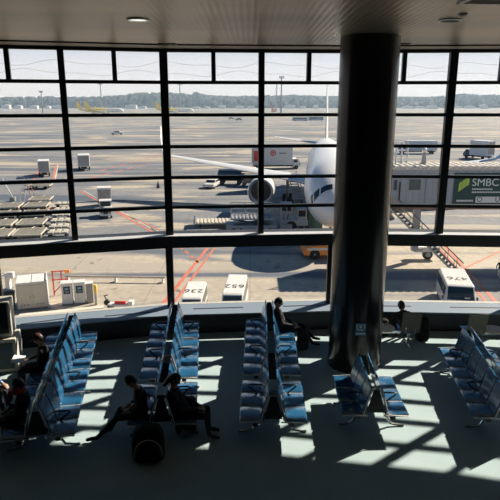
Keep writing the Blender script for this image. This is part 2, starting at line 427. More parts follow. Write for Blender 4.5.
for k, px in enumerate((6, 18, 34, 48, 57, 131, 142, 196, 207, 222, 240, 251, 290, 303, 316, 408, 420, 432, 458, 470, 484)):
    c = dp(px, 104, 1380+rnd.uniform(-60, 60)); wd = rnd.uniform(9, 26); hh = rnd.uniform(4, 8.5)
    t = thing('airport_building', (c.x, c.y, AZ), 0, 'low pale airport building far off below the wooded hills', 'building', 'distant low airport buildings')
    MB().box((0, 0, hh/2), (wd, 12, hh)).build('wall', HB, t); MB().prism([(-wd/2-.5, hh), (0, hh+1.6), (wd/2+.5, hh)], -6.4, 6.4, 'Y').build('roof', HR, t)

# floodlight masts
def mast(px, ybase, ytop, lab, wpx=1.):
    g_ = gp(px, ybase); top = dp(px, ytop, g_.y).z; r = wpx/2*g_.y/F
    t = thing('floodlight_mast', g_, 0, lab, 'light pole', 'floodlight masts')
    h = top-AZ
    MB().tube([(0, 0, 0), (0, 0, h)], [r*1.1, r*.7], 10).build('pole', GREY, t, True)
    mb = MB()
    for a in (-1, 0, 1): mb.box((a*r*2.2, -r, h), (r*1.8, r*1.4, r*2.2))
    mb.box((0, 0, h-r*1.6), (r*7.5, r*.6, r*.5)); mb.build('lamp_head', GREY, t)
mast(43, 113, 91.5, 'slim grey floodlight mast left of the yellow tailed airliners', 1.1); mast(102, 112, 83.5, 'tall dark floodlight mast behind the yellow tailed airliners', 1.2)
mast(180.5, 111, 83.5, 'tall dark floodlight mast behind the lone yellow tail by the mullion', 1.3); mast(281, 116, 77, 'tall dark floodlight mast beside the crane', 1.4)
g_ = gp(277, 112); t = thing('construction_crane', g_, 0, 'thin lattice crane with red base far out on the airfield', 'crane')
k = g_.y/F
MB().box((-3*k, 0, 1.2*k), (5*k, 4*k, 2.4*k)).build('crane_base', ORANGE, t); MB().box((-5*k, 0, 4*k), (1.2*k, 1*k, 4.5*k), ry=-.7).build('counterweight', ORANGE, t)
MB().tube([(-1.*k, 0, 2*k), (-.3*k, 0, 29*k)], [.7*k, .25*k], 6).build('boom', GREY, t); MB().tube([(-5*k, 0, 3*k), (-.3*k, 0, 29*k)], .12*k, 5).build('cable', GREY, t)

# ================================================================ AIRCRAFT
FUS = [(0, .04, 2.95), (.12, .42, 2.96), (.45, .82, 3.0), (1.0, 1.18, 3.1), (1.8, 1.52, 3.28), (2.8, 1.77, 3.48), (4.2, 1.92, 3.66), (6, 1.97, 3.75), (15, 1.97, 3.75), (25, 1.97, 3.75), (28, 1.8, 3.92), (31, 1.42, 4.25), (34, .9, 4.65), (36.5, .42, 4.95), (37.6, .15, 5.05)]
def fsec(s):
    for (a, r0, z0), (b, r1, z1) in zip(FUS, FUS[1:]):
        if a <= s <= b:
            t = (s-a)/(b-a); return r0+(r1-r0)*t, z0+(z1-z0)*t
    return FUS[-1][1:]
def fpt(s, phi, off=0.):
    r, z = fsec(s); r += off
    return Vector((r*math.sin(phi), s, z+r*1.03*math.cos(phi)))
def airfoil(le, chord, th, lat, z, vert=False):
    pr = [(0, 0), (.05, .45), (.25, 1), (.6, .75), (1, .03), (.6, -.45), (.25, -.65), (.05, -.35)]
    return [Vector((lat+(b*th/2 if vert else 0), le+a*chord, z+(0 if vert else b*th/2))) for a, b in pr]
def airliner(name, loc, heading, S, label, cat, white, tail, body2=None, detail=True):
    t = thing(name, loc, heading, label, cat); M = Matrix.Scale(S, 4)
    mb = MB(M); n = 40 if detail else 20
    ss = [0, .05, .15, .3, .5, .8, 1.1, 1.5, 1.9, 2.4, 2.9, 3.5, 4.2, 5, 6, 10, 15, 20, 25, 26.5, 28, 29.5, 31, 32.5, 34, 36.5, 37.6]
    mb.loft([[fpt(s, 2*math.pi*k/n) for k in range(n)] for s in ss]); mb.build('fuselage', body2 or white, t, True)
    for sg in (-1, 1):
        mb = MB(M); mb.loft([airfoil(14.6, 7.2, .85, sg*1.2, 2.55), airfoil(15.3, 6.5, .75, sg*1.95, 2.65), airfoil(18.0, 4.0, .5, sg*6.4, 3.15), airfoil(23.0, 1.55, .2, sg*16.6, 4.25)])
        w = mb.build('wing', white, t, True)
        mb = MB(M); mb.loft([airfoil(23.05, 1.45, .18, sg*16.5, 4.22), airfoil(23.5, 1.2, .14, sg*17.1, 4.6), airfoil(24.3, .8, .1, sg*17.5, 6.1), airfoil(24.9, .4, .06, sg*17.6, 7.2)]); mb.build('winglet', white, w, True)
        mb = MB(M); mb.loft([airfoil(32.6, 3.9, .35, sg*.5, 4.85), airfoil(35.7, 1.5, .14, sg*6.2, 5.5)]); mb.build('tailplane', white, t, True)
        # engine
        ex, ez = sg*5.95, 1.95
        mb = MB(M); mb.lathe([(.93, 14.95), (1.0, 14.7), (1.08, 14.55), (1.14, 14.6), (1.2, 15.1), (1.2, 16.8), (1.05, 18.0), (.8, 18.8), (.72, 18.8), (.72, 16.0), (.9, 15.4), (.93, 14.95)], (ex, 0, ez), 'Y', 32, False)
        e = mb.build('engine', white, t, True)
        if detail:
            MB(M).lathe([(1.0, 14.72), (1.08, 14.53), (1.15, 14.6), (1.16, 14.72)], (ex, 0, ez), 'Y', 32, False).build('inlet_lip', CHROME, e, True)
            MB(M).lathe([(.92, 15.3), (.92, 15.36)], (ex, 0, ez), 'Y', 32).build('fan', mat('fan blades', (.03, .035, .04), .4, .4), e, True)
            MB(M).lathe([(.02, 14.95), (.12, 15.05), (.25, 15.32)], (ex, 0, ez), 'Y', 16).build('spinner', GREY, e, True)
            MB(M).lathe([(.55, 18.2), (.5, 19.0), (.15, 19.7)], (ex, 0, ez), 'Y', 16).build('exhaust_cone', GREY, e, True)
        MB(M).prism([(15.4, ez+1.1), (16.6, ez+1.35), (21, 3.1), (20, 2.75), (18.6, ez+.9)], ex-.12, ex+.12, 'X').build('pylon', white, e)
    mb = MB(M); mb.loft([airfoil(30.2, 6.4, .5, 0, 5.1, True), airfoil(31.2, 5.6, .42, 0, 6.2, True), airfoil(35.3, 2.1, .2, 0, 11.8, True)]); mb.build('tail_fin', tail, t, True)
    # landing gear
    for nm, lat, s, r, top in (('nose_gear', 0, 5.0, .38, 2.3), ('main_gear', -3.8, 19.2, .58, 2.6), ('main_gear', 3.8, 19.2, .58, 2.6)):
        g = MB(M).tube([(lat, s, r), (lat, s, top)], .11, 10).build(nm, GREY, t, True)
        for a in (-1, 1): MB(M).lathe([(r*.5, -.14), (r*.95, -.13), (r, 0), (r*.95, .13), (r*.5, .14)], (lat+a*.3, s, r), 'X', 20).build('wheel', TYRE, g, True)
    if detail:
        for sg in (-1, 1):
            for ph0, ph1, s0, s1, s2, s3 in ((4, 36, 1.02, 1.02, 1.42, 1.44), (40, 60, 1.05, 1.15, 1.47, 1.62), (64, 74, 1.25, 1.35, 1.68, 1.8)):
                # corners: lower edge s0->s1, upper edge s2->s3 running outward
                P = []
                for i in range(5):
                    a = i/4; lo = s0+(s1-s0)*a; hi = s2+(s3-s2)*a
                    ph = R(ph0+(ph1-ph0)*a)*sg
                    P.append([fpt(lo+(hi-lo)*j/4, ph*(1.+.25*(1-j/4)), .012) for j in range(5)])
                MB(M).grid(P).build('cockpit_window', AUTOG, t, True)
            mb = MB(M)
            for k in range(36):
                s = 8.2+k*.53
                P = [[fpt(s+a, R(76+b)*sg, .008) for b in (0, 4.2, 8.4)] for a in (0, .12, .24)]; mb.grid(P)
            mb.build('cabin_windows', AUTOG, t)
            for s in (6.2, 29.0):
                mb = MB(M)
                mb.grid([[fpt(s+a, R(70+b)*sg, .01) for b in (0, 15, 30, 42)] for a in (0, .4, .8)])
                mb.build('door', LGREY, t, True)
    return t
ACW = mat('white aircraft paint', (.68, .69, .71), .28, 0, .03, 1, 0, .5, None, .3)
S0 = 1.458
nose = gp(331.5, 190, AZ+3.4*S0)      # nose tip sits at radome height
th = R(6.5)
airliner('airliner', (7.55, 49.6, AZ), -th, S0, 'large white airliner nose-on at the gate behind the black column', 'airplane', ACW, ACW)
YT = mat('yellow tail paint', (.90, .62, .02), .4); YB = mat('yellow to white fuselage paint', (.9, .9, .88), .4)
_nt = YB.node_tree; _tc = _nt.nodes.new('ShaderNodeTexCoord'); _sx = _nt.nodes.new('ShaderNodeSeparateXYZ'); _nt.links.new(_tc.outputs['Object'], _sx.inputs[0])
_r = _nt.nodes.new('ShaderNodeMapRange'); _r.inputs[1].default_value = 16; _r.inputs[2].default_value = 27; _nt.links.new(_sx.outputs['Y'], _r.inputs[0])
_m = _nt.nodes.new('ShaderNodeMix'); _m.data_type = 'RGBA'; _m.inputs[6].default_value = (.86, .84, .78, 1); _m.inputs[7].default_value = (.9, .64, .05, 1); _nt.links.new(_r.outputs[0], _m.inputs[0])
_nt.links.new(_m.outputs[2], _nt.nodes['Principled BSDF'].inputs['Base Color'])
for px, py, hd, lab in ((124, 114.5, R(86), 'nearer of two parked airliners whose yellow tails stand together'), (113, 113.8, R(84), 'farther of two parked airliners whose yellow tails stand together'), (194, 114.2, R(86), 'yellow tailed parked airliner seen beside the thick window mullion')):
    g_ = gp(px, py)
    airliner('airliner', (g_.x, g_.y, AZ), hd, 1.3, lab, 'airplane', mat('yellow wing white', (.82, .80, .7), .4), YT, YB, False)

# ================================================================ VEHICLES
def wheels(t, xs, ys, r, w, name='wheel'):
    for y in ys:
        for x in xs:
            o = MB().lathe([(r*.55, -w/2), (r*.93, -w/2), (r, -w/4), (r, w/4), (r*.93, w/2), (r*.55, w/2)], (x, y, r), 'X', 20).build(name, TYRE, t, True)
            MB().lathe([(.05, -w*.52), (r*.56, -w*.42), (r*.56, w*.42), (.05, w*.52)], (x, y, r), 'X', 16).build('hub', LGREY, o, True)
def van(px0, py0, px1, py1, number, label, W=1.62, k=1., H=2.05):
    zr = AZ+H*k; b, f = gp(px0, py0, zr), gp(px1, py1, zr); d = f-b; L = d.length+.95*k
    hd = math.atan2(d.y, d.x)-math.pi/2; c = b+d.normalized()*(L/2-.05)
    t = thing('minivan', (c.x, c.y, AZ), hd, label, 'van', 'white vans with roof numbers')
    h = L/2; W = W*k
    prof = [(-h, .35), (-h, 1.0), (-h+.08, 1.75*k), (-h+.22, H*k), (h-1.05*k, H*k), (h-.85*k, H*k-.07), (h-.30*k, 1.12*k), (h-.05, .95*k), (h, .6), (h-.03, .32), (h-.3, .28), (-h+.3, .28)]
    mb = MB()
    rings = []
    for x, ins in ((-W/2, .0), (-W/2+.05, 0), (W/2-.05, 0), (W/2, 0)):
        rings.append([Vector((x*(1-.10*max(0, z-1.0)/1.05), y, z)) for y, z in prof])
    mb.loft(rings); body = mb.build('body', WHITE, t, False, bev=.05)
    def xin(z): return W/2*(1-.10*max(0, z-1.0)/1.05)
    # windscreen (on the sloped front), side windows
    yl = lambda z: h-.85*k+(.55*k)*((H*k-.07)-z)/((H*k-.07)-1.12*k)
    z0, z1 = H*k-.13, 1.16*k; y0, y1 = yl(z0)+.01, yl(z1)+.01
    nrm = Vector((0, z0-z1, y1-y0)).normalized()
    mb = MB(); P = []
    for a in range(5):
        u = a/4*2-1; row = []
        for q in range(4):
            s = q/3; z = z0+(z1-z0)*s; row.append(Vector((u*(xin(z)-.09), y0+(y1-y0)*s, z))+nrm*.012)
        P.append(row)
    mb.grid(P); wsn = mb.build('windscreen', AUTOG, t)
    MB().box(Vector((-.42*k, y1, z1))+Vector((0, -.04, .16))+nrm*.02, (.34, .012, .09), rx=-math.atan2(y1-y0, z0-z1)*1.).build('paper_notice', WHITE, wsn)
    for sg in (-1, 1):
        for a, b2 in ((-h+.25, -h+1.3), (-h+1.4, h-1.95*k), (h-1.85*k, h-1.0*k)):
            za, zb = 1.15*k, 1.78*k
            mb = MB(); mb._new([(sg*(xin(za)+.02), a, za), (sg*(xin(za)+.02), b2+(.25 if b2 > h-1.2*k else 0), za), (sg*(xin(zb)+.02), b2, zb), (sg*(xin(zb)+.02), a, zb)], [(0, 1, 2, 3)])
            mb.build('side_window', AUTOG, t)
        MB().box((sg*(W/2+.14), h-.62*k, 1.22*k), (.14, .09, .24), bev=.03).build('mirror', BLACKP, t)
        MB().box((sg*(W/2-.24), h-.02, .80*k), (.30, .06, .17), bev=.02).build('headlight', mat('headlamp', (.75, .78, .8), .15), t)
    MB().box((0, h-.01, .52), (W*.9, .08, .20), bev=.02).build('bumper', LGREY, t)
    mb = MB()
    for q in range(5): mb.box((0, h-.02, .72*k+q*.03), (W*.42, .03, .012))
    mb.build('grille', BLACKP, t)
    mb = MB()
    for q in range(9): mb.box(((-.4+q*.1)*W, (-h+.25+h-1.1*k)/2, H*k+.004), (.02, (L-1.5*k), .012))
    mb.build('roof_rib', WHITE, t)
    wheels(t, (-W/2+.12, W/2-.12), (-h+.85, h-.8), .32, .2)
    textmesh('roof_number', number, 1.0*k, PRINT, t, (0, h-1.1*k-L*.25, H*k+.012), (0, 0, 0), .003, .95)
    return t
van(451.5, 267.5, 460.5, 285, '476', 'white van with 476 on its roof, parked at right beyond the ledge', 1.95, 1.0)
van(197.5, 280.5, 191.5, 297.5, '236', 'white van with 236 on its roof, left of the two parked vans', 1.45, .95)
van(238, 273.6, 232.5, 293.5, '652', 'white van with 652 on its roof, right of the two parked vans', 1.5, .98)

def box_truck(p, hd, W, L, H, label, body=WHITE, cab=WHITE, group='service trucks on the apron', cat='truck', stripe_m=None, emblem=False):
    t = thing('box_truck', (p.x, p.y, AZ), hd, label, cat, group)     # +Y local is the driving direction
    MB().box((0, -.9, H/2+.45), (W, L-1.9, H-.9), bev=.03).build('cargo_box', body, t)
    MB().box((0, -.9, H+.01), (W*.96, L-2.0, .04)).build('box_roof', WHITE, t)
    mb = MB(); mb.prism([(L/2-1.75, .5), (L/2-1.75, 2.2), (L/2-.75, 2.25), (L/2-.15, 1.45), (L/2, 1.3), (L/2, .5)], -W/2+.05, W/2-.05, 'X'); mb.build('cab', cab, t, bev=.05)
    MB().box((0, L/2-.42, 1.85), (W*.82, .03, .72), rx=.64).build('windscreen', AUTOG, t)
    for sg in (-1, 1): MB().box((sg*(W/2-.04), L/2-1.15, 1.72), (.03, .75, .55)).build('side_window', AUTOG, t)
    MB().box((0, 0, .62), (W*.5, L*.95, .22)).build('chassis', BLACKP, t)
    MB().box((0, -L/2+.02, H/2+.5), (W*.86, .04, H*.62)).build('rear_door', LGREY, t)
    MB().box((0, -L/2+.02, .55), (W*.9, .06, .12)).build('rear_bumper', BLACKP, t)
    wheels(t, (-W/2+.15, W/2-.15), (-L/2+1.3, L/2-1.0), .42, .26)
    return t
box_truck(gp(44.7, 175.5), R(19), 2.1, 6.0, 3.1, 'white box truck seen from behind between red lines, beyond the cargo dollies')
box_truck(gp(84.5, 169.5), R(15), 2.4, 6.4, 3.3, 'white box truck driving away, second truck from the left')
box_truck(gp(417, 153.5), R(88), 2.6, 10.5, 3.6, 'long pale truck with blue cab parked beyond the jet bridge', mat('pale blue box', (.62, .68, .75), .5), BLUEP)
box_truck(gp(478, 158.5), R(35), 3.2, 7.0, 4.6, 'tall white high-lift truck on the apron right of the jet bridge mast', mat('pale grey box', (.66, .68, .72), .5), NAVY)
# long catering truck with the round red emblem behind the wing
p = gp(276, 168.5)
t = box_truck(p, R(-84), 3.0, 10.5, 4.6, 'long white catering truck with red round emblem behind the airliner wing', WHITE, WHITE)
MB().box((-1.53, -4.1, 2.9), (.03, 1.9, 2.2)).build('red_panel', RED, t); MB().box((1.53, -4.1, 2.9), (.03, 1.9, 2.2)).build('red_panel', RED, t)
o = MB().lathe([(.62, 0), (.62, .02)], (0, 0, 0), 'X', 28).build('emblem', RED, t); o.location = (1.52, -.9, 3.5)
mb = MB(); mb.lathe([(.40, .03), (.30, .03)], (0, 0, 0), 'X', 24, False); mb.box((.03, 0, -.05), (.02, .36, .12)); e2 = mb.build('emblem_mark', WHITE, o)
MB().box((1.53, 1.2, 3.45), (.02, 1.5, .22)).build('emblem_stripe', GREY, t)
# scissor frame under the lifted box
mb = MB(); 
for sg in (-1, 1):
    mb.tube([(sg*1.2, -3.6, .7), (sg*1.2, 1.5, 2.1)], .08, 6); mb.tube([(sg*1.2, -3.6, 2.1), (sg*1.2, 1.5, .7)], .08, 6)
mb.build('scissor_lift', NAVY, t)

def car(p, hd, label, m=WHITE, k=1.):
    t = thing('car', (p.x, p.y, AZ), hd, label, 'car')
    mb = MB(Matrix.Scale(k, 4)); mb.prism([(-2.1, .3), (-2.1, .85), (-1.2, .95), (-.9, 1.42), (.5, 1.42), (1.1, .95), (2.0, .8), (2.1, .35)], -.82, .82, 'X'); mb.build('body', m, t, bev=.06)
    for sg in (-1, 1):
        mb = MB(Matrix.Scale(k, 4)); mb.prism([(-1.05, .98), (-.83, 1.34), (.45, 1.34), (.95, .98)], sg*.83-.01, sg*.83+.01, 'X'); mb.build('side_window', AUTOG, t)
    MB(Matrix.Scale(k, 4)).box((0, .83, 1.2), (1.4, .02, .5), rx=.9).build('windscreen', AUTOG, t)
    wheels(t, (-.72*k, .72*k), (-1.3*k, 1.3*k), .32*k, .2*k)
car(gp(117, 134.8), R(100), 'small pale car alone out on the tarmac at upper left', mat('pale blue car', (.6, .68, .74), .4), 1.3)
car(gp(231.5, 119.2), R(80), 'tiny pale car far out, left of the two by the upper window bar', LGREY, 1.3); car(gp(238.5, 120.2), R(95), 'tiny dark car far out, right of the two by the upper window bar', mat('dark car', (.12, .14, .17), .4), 1.3)
car(gp(212, 187.5), R(170), 'white service car parked beside tank trailers left of the engine', WHITE, 1.0)
def bus(p, hd, label, m):
    t = thing('apron_bus', (p.x, p.y, AZ), hd, label, 'bus', 'blue and white buses far out')
    MB().box((0, 0, 1.75), (2.8, 12, 2.7), bev=.1).build('body', WHITE, t); 
    for sg in (-1, 1): MB().box((sg*1.41, 0, 2.1), (.03, 11, 1.1)).build('side_window', AUTOG, t)
    MB().box((0, 0, .9), (2.84, 12.04, .6)).build('skirt', m, t)
    wheels(t, (-1.2, 1.2), (-4, 4), .5, .3)
bus(gp(300, 121), R(90), 'blue and white bus far out beside the crane, left one of two', BLUEP); bus(gp(316, 120.5), R(88), 'blue and white bus far out beside the tail fin, right one of two', BLUEP)

# baggage tractor with a container train
hd = math.atan2((gp(103, 219.5)-gp(103, 206)).y, (gp(103, 219.5)-gp(103, 206)).x)-math.pi/2
g_ = gp(103.5, 218.5)
t = thing('baggage_tractor', (g_.x, g_.y+1.3, AZ), R(194), 'white baggage tractor pulling a container on the red lines', 'tractor')
mb = MB(); mb.prism([(-1.5, .35), (-1.5, 1.15), (-.35, 1.2), (.1, 1.15), (1.45, 1.05), (1.55, .8), (1.55, .35)], -.75, .75, 'X'); mb.build('body', WHITE, t, bev=.05)
MB().box((0, -.75, 1.98), (1.5, 1.5, .08), bev=.03).build('cab_roof', WHITE, t)
for sg in (-1, 1):
    for y in (-1.42, -.08): MB().box((sg*.68, y, 1.55), (.07, .07, .85)).build('cab_post', WHITE, t)
    MB().box((sg*.5, 1.56, .82), (.24, .04, .16)).build('headlight', BLACKP, t)
MB().box((0, -.06, 1.6), (1.25, .03, .6)).build('windscreen', AUTOG, t); MB().box((0, 1.56, .75), (.6, .03, .3)).build('grille', BLACKP, t)
MB().box((0, -.8, 1.2), (1.1, .5, .35), bev=.05).build('driver_seat', BLACKP, t)
wheels(t, (-.66, .66), (-1.0, 1.0), .35, .22)
g2 = gp(103, 206.5)
t = thing('container_dolly', (g2.x, g2.y+1.1, AZ), R(194), 'dolly behind the white baggage tractor', 'dolly')
MB().box((0, 0, .55), (1.9, 2.2, .14)).build('deck', NAVY, t); MB().tube([(0, 1.1, .5), (0, 3.4, .5)], .05, 6).build('tow_bar', GREY, t); wheels(t, (-.7, .7), (-.8, .8), .28, .18)
t = thing('cargo_container', (g2.x, g2.y+1.1, AZ+.625), R(194), 'silver cargo container riding behind the white baggage tractor', 'container')
mb = MB(); mb.prism([(-.95, 0), (.95, 0), (.95, 1.95), (-.95, 1.95)], -1.0, 1.0, 'Y'); mb.build('shell', WHITE, t, bev=.03)
MB().box((0, 1.01, .95), (1.6, .03, 1.5)).build('curtain_door', LGREY, t)
mb = MB()
for k in range(3): mb.box((-.5+k*.5, 1.03, .95), (.04, .02, 1.5))
mb.box((0, 1.03, 1.2), (1.6, .02, .04)); mb.build('door_straps', GREY, t)

# ---- parked cargo dollies
def pallet_dolly(W, L):
    t = thing('cargo_dolly', (0, 0, AZ), 0, 'dolly', 'dolly')
    mb = MB()
    for sg in (-1, 1): mb.box((sg*(W/2-.06), 0, .62), (.12, L, .16)); mb.box((0, sg*(L/2-.06), .62), (W, .12, .16))
    mb.build('frame', OFFW, t)
    mb = MB()
    for k in range(11): mb.box((0, -L/2+.25+k*(L-.5)/10, .63), (W-.26, .25, .08))
    for k in (-1, 0, 1): mb.box((k*W/3.3, 0, .66), (.07, L-.2, .07))
    mb.build('roller_deck', mat('worn beige rollers', (.21, .20, .175), .6, 0, .45, 3), t)
    MB().tube([(-.5, L/2, .55), (0, L/2+1.2, .55), (.5, L/2, .55)], .05, 6).build('tow_bar', OFFW, t)
    for y in (-1, 1):
        for sg in (-1, 1): MB().lathe([(.12, -.1), (.3, -.1), (.3, .1), (.12, .1)], (sg*(W/2-.3), y*L*.3, .3), 'X', 12).build('wheel', TYRE, t, True)
    return t
def box_dolly(W, L):
    t = thing('container_dolly', (0, 0, AZ), 0, 'dolly', 'dolly')
    MB().box((0, 0, .55), (W, L, .1)).build('frame', GREY, t)
    mb = MB()
    for k in (-1, 0, 1):
        mb.box((k*W*.33, -.28*L, .65), (W*.26, L*.28, .10)); mb.box((k*W*.33, .2*L, .65), (W*.2, L*.5, .10))
    mb.build('deck_plates', OFFW, t)
    for y in (-1, 1):
        for sg in (-1, 1): MB().lathe([(.12, -.1), (.27, -.1), (.27, .1), (.12, .1)], (sg*(W/2-.25), y*L*.3, .27), 'X', 12).build('wheel', TYRE, t, True)
    MB().tube([(0, L/2, .5), (0, L/2+.5, .5)], .04, 6).build('tow_bar', GREY, t)
    return t
ORD = ['first', 'second', 'third', 'fourth', 'fifth', 'sixth', 'seventh']
pd = bd = None
def place(src, p, rz, lab, grp):
    src.location = (p.x, p.y, AZ); src.rotation_euler.z = rz; tag(src, lab, 'dolly', grp)
mid = [(30, 237.5), (32.5, 227), (35, 217.5), (37.5, 209), (41.5, 202.5)]
for k, (x, y) in enumerate(mid):
    if pd is None: pd = pallet_dolly(3.0, 3.5); o = pd
    else: o = copy_tree(pd)
    place(o, gp(x, y), R(9), 'flat grey cargo dolly in the middle column, %s from the terminal' % ORD[k], 'flat cargo dollies')
for k, (x, y) in enumerate([(-2, 238.5), (1.5, 228), (6, 218.5), (10, 210)]):
    place(copy_tree(pd), gp(x, y), R(9), 'flat grey cargo dolly in the left column, %s from the terminal' % ORD[k], 'flat cargo dollies')
place(copy_tree(pd), gp(41, 188.5), R(95), 'flat grey cargo dolly parked alone beyond the dolly rows', 'flat cargo dollies')
for k, (x, y) in enumerate([(59, 237), (60, 231), (61, 225), (62, 219), (63, 213.5), (64.5, 207.5)]):
    if bd is None: bd = box_dolly(2.2, 1.9); o = bd
    else: o = copy_tree(bd)
    place(o, gp(x, y), R(9), 'small container dolly in the right column, %s from the terminal' % ORD[k], 'small container dollies')
p = gp(13, 201); t = thing('raised_pole', (p.x, p.y, AZ), 0, 'slim white raised pole by the cargo dollies', 'pole')
MB().box((0, 0, .3), (.7, .7, .6), bev=.05).build('base', LGREY, t); MB().tube([(0, 0, .6), (-1.4, .3, 3.2)], .09, 8).build('arm', WHITE, t)
p = gp(28, 200); t = thing('equipment_ladder', (p.x, p.y, AZ), R(-30), 'white folding ladder stand with red rails beside the dollies', 'ladder')
for sg in (-1, 1):
    MB().tube([(sg*.5, -1.1, 0), (sg*.4, 0, 3.2)], .05, 6).build('rail', WHITE, t); MB().tube([(sg*.5, 1.1, 0), (sg*.4, 0, 3.2)], .045, 6).build('rail', mat('faded red rail', (.45, .22, .18), .6), t)
mb = MB()
for k in range(1, 7): mb.box((0, -1.1+k*.16, k*.46), (.9, .1, .05))
mb.build('rungs', GREY, t)
p = gp(158.2, 187.8); t = thing('traffic_cone', (p.x, p.y, AZ), 0, 'small dark cone standing alone on the tarmac left of the thick mullion', 'cone')
MB().box((0, 0, .04), (.7, .7, .08), bev=.02).build('base', BLACKP, t); MB().lathe([(.28, .08), (.06, 1.1), (.03, 1.12)], (0, 0, 0), 'Z', 16).build('cone', BLACKP, t, True)

# ---- ground equipment around the airliner
def roller_dolly_train():
    p = gp(213.5, 228.5)
    t = thing('pallet_dolly', (p.x, p.y+1.4, AZ), R(4), 'long low roller dolly left of the cargo loader', 'dolly')
    MB().box((0, 0, .55), (4.4, 2.6, .14)).build('frame', OFFW, t)
    mb = MB()
    for k in range(10): mb.box((-1.95+k*.43, 0, .66), (.2, 2.3, .1), ry=.0)
    mb.build('roller_deck', mat('worn rollers', (.55, .50, .42), .5), t)
    MB().box((-2.3, 0, .75), (.12, 2.6, .5)).build('end_stop', NAVY, t)
    wheels(t, (-1.6, 1.6), (-.9, .9), .28, .2)
roller_dolly_train()
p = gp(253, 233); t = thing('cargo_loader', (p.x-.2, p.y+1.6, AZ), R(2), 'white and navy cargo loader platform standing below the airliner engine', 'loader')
LOADSHADE = mat('loader white in shade', (.30, .33, .37), .5)  # white darkened so the wing shade sits in the colour itself
MB().box((0, 0, .55), (5.6, 3.0, .55), bev=.04).build('chassis', LOADSHADE, t)
MB().box((.1, 0, 1.5), (4.9, 2.7, .2)).build('platform', LOADSHADE, t)
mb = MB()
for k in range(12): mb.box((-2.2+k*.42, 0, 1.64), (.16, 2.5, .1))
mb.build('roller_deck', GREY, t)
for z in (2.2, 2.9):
    for sg in (-1.35, 1.35): MB().tube([(-2.3, sg, z), (2.4, sg, z)], .06, 6).build('guard_rail', LOADSHADE, t)
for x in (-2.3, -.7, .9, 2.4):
    for sg in (-1.35, 1.35): MB().tube([(x, sg, 1.6), (x, sg, 2.95)], .05, 6).build('rail_post', LOADSHADE, t)
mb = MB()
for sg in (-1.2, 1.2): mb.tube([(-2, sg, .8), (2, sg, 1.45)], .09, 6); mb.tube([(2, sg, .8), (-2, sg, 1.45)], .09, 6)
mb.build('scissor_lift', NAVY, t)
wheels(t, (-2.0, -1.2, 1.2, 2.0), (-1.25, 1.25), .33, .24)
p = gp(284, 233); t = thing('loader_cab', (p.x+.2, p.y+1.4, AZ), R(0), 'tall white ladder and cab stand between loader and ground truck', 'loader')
MB().box((0.05, 0, .6), (1.3, 2.0, .6), bev=.04).build('base', LOADSHADE, t); MB().box((.1, 0, 2.6), (1.3, 1.4, 1.2), bev=.05).build('cab', LOADSHADE, t); MB().box((.1, -.71, 2.7), (1.0, .03, .7)).build('windscreen', AUTOG, t)
for x in (-.5, .6): MB().tube([(x, -.6, .8), (x, -.6, 2.1)], .06, 6).build('post', LOADSHADE, t)
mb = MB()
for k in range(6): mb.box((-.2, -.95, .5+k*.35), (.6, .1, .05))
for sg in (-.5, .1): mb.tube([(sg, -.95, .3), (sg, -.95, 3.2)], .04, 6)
mb.build('ladder', LOADSHADE, t)
p = gp(291, 232.5); t = thing('ground_power_truck', (p.x+.4, p.y+1.5, AZ), R(-90), 'grey ground support truck with one big wheel beside the airliner nose', 'truck')
MB().box((0, 0, 1.0), (2.2, 3.0, .7), bev=.05).build('chassis', mat('support truck grey', (.34, .38, .42), .5), t); MB().box((0, .85, 1.9), (2.0, 1.1, 1.3), bev=.05).build('cab', mat('support truck grey', (.34, .38, .42)), t)
MB().box((1.01, .85, 2.05), (.03, .8, .7)).build('side_window', AUTOG, t)
for a in (0, 1): MB().tube([(.9, -1.3+a*.5, 1.4), (.6, -1.2+a*.6, 2.6), (.2, -.4+a*.6, 3.1)], .06, 8).build('hose', BLACKP, t, True)
wheels(t, (-.95, .95), (-.35,), .62, .4); wheels(t, (-.85, .85), (1.1,), .45, .3)
p = gp(303, 231); t = thing('equipment_cabinet', (p.x+1.3, p.y+1.2, AZ), R(8), 'shaded dark green equipment cabinet under the airliner nose', 'cabinet')
MB().box((0, 0, 1.3), (1.7, 1.6, 2.4), bev=.05).build('body', mat('shaded green steel', (.03, .085, .075), .5), t); MB().box((0, -.81, 1.3), (.8, .03, 2.0)).build('door', mat('shaded green door', (.04, .10, .09), .5), t); MB().box((0, 0, .06), (1.8, 1.7, .12)).build('base', BLACKP, t)  # dark tone has the shade under the nose put into the colour
# yellow pushback tug
p = gp(329, 261); t = thing('pushback_tug', (p.x, p.y+1.6, AZ), R(92), 'yellow pushback tug in the shade by the column below the nose', 'tug')
mb = MB(); mb.prism([(-2.3, .4), (-2.3, 1.1), (-.8, 1.15), (-.6, 1.3), (.9, 1.3), (2.2, 1.15), (2.3, .9), (2.3, .4)], -1.15, 1.15, 'X'); mb.build('body', ORANGE, t, bev=.06)
MB().box((0, -1.6, 1.75), (1.7, 1.1, 1.2), bev=.06).build('cab', YELLOW, t)
for sg in (-1, 1): MB().box((sg*.86, -1.6, 1.95), (.03, .85, .6)).build('side_window', AUTOG, t); MB().box((sg*1.16, .2, 1.0), (.03, 3.6, .22)).build('reflective_stripe', WHITE, t)
wheels(t, (-.98, .98), (-1.4, 1.3), .5, .36)
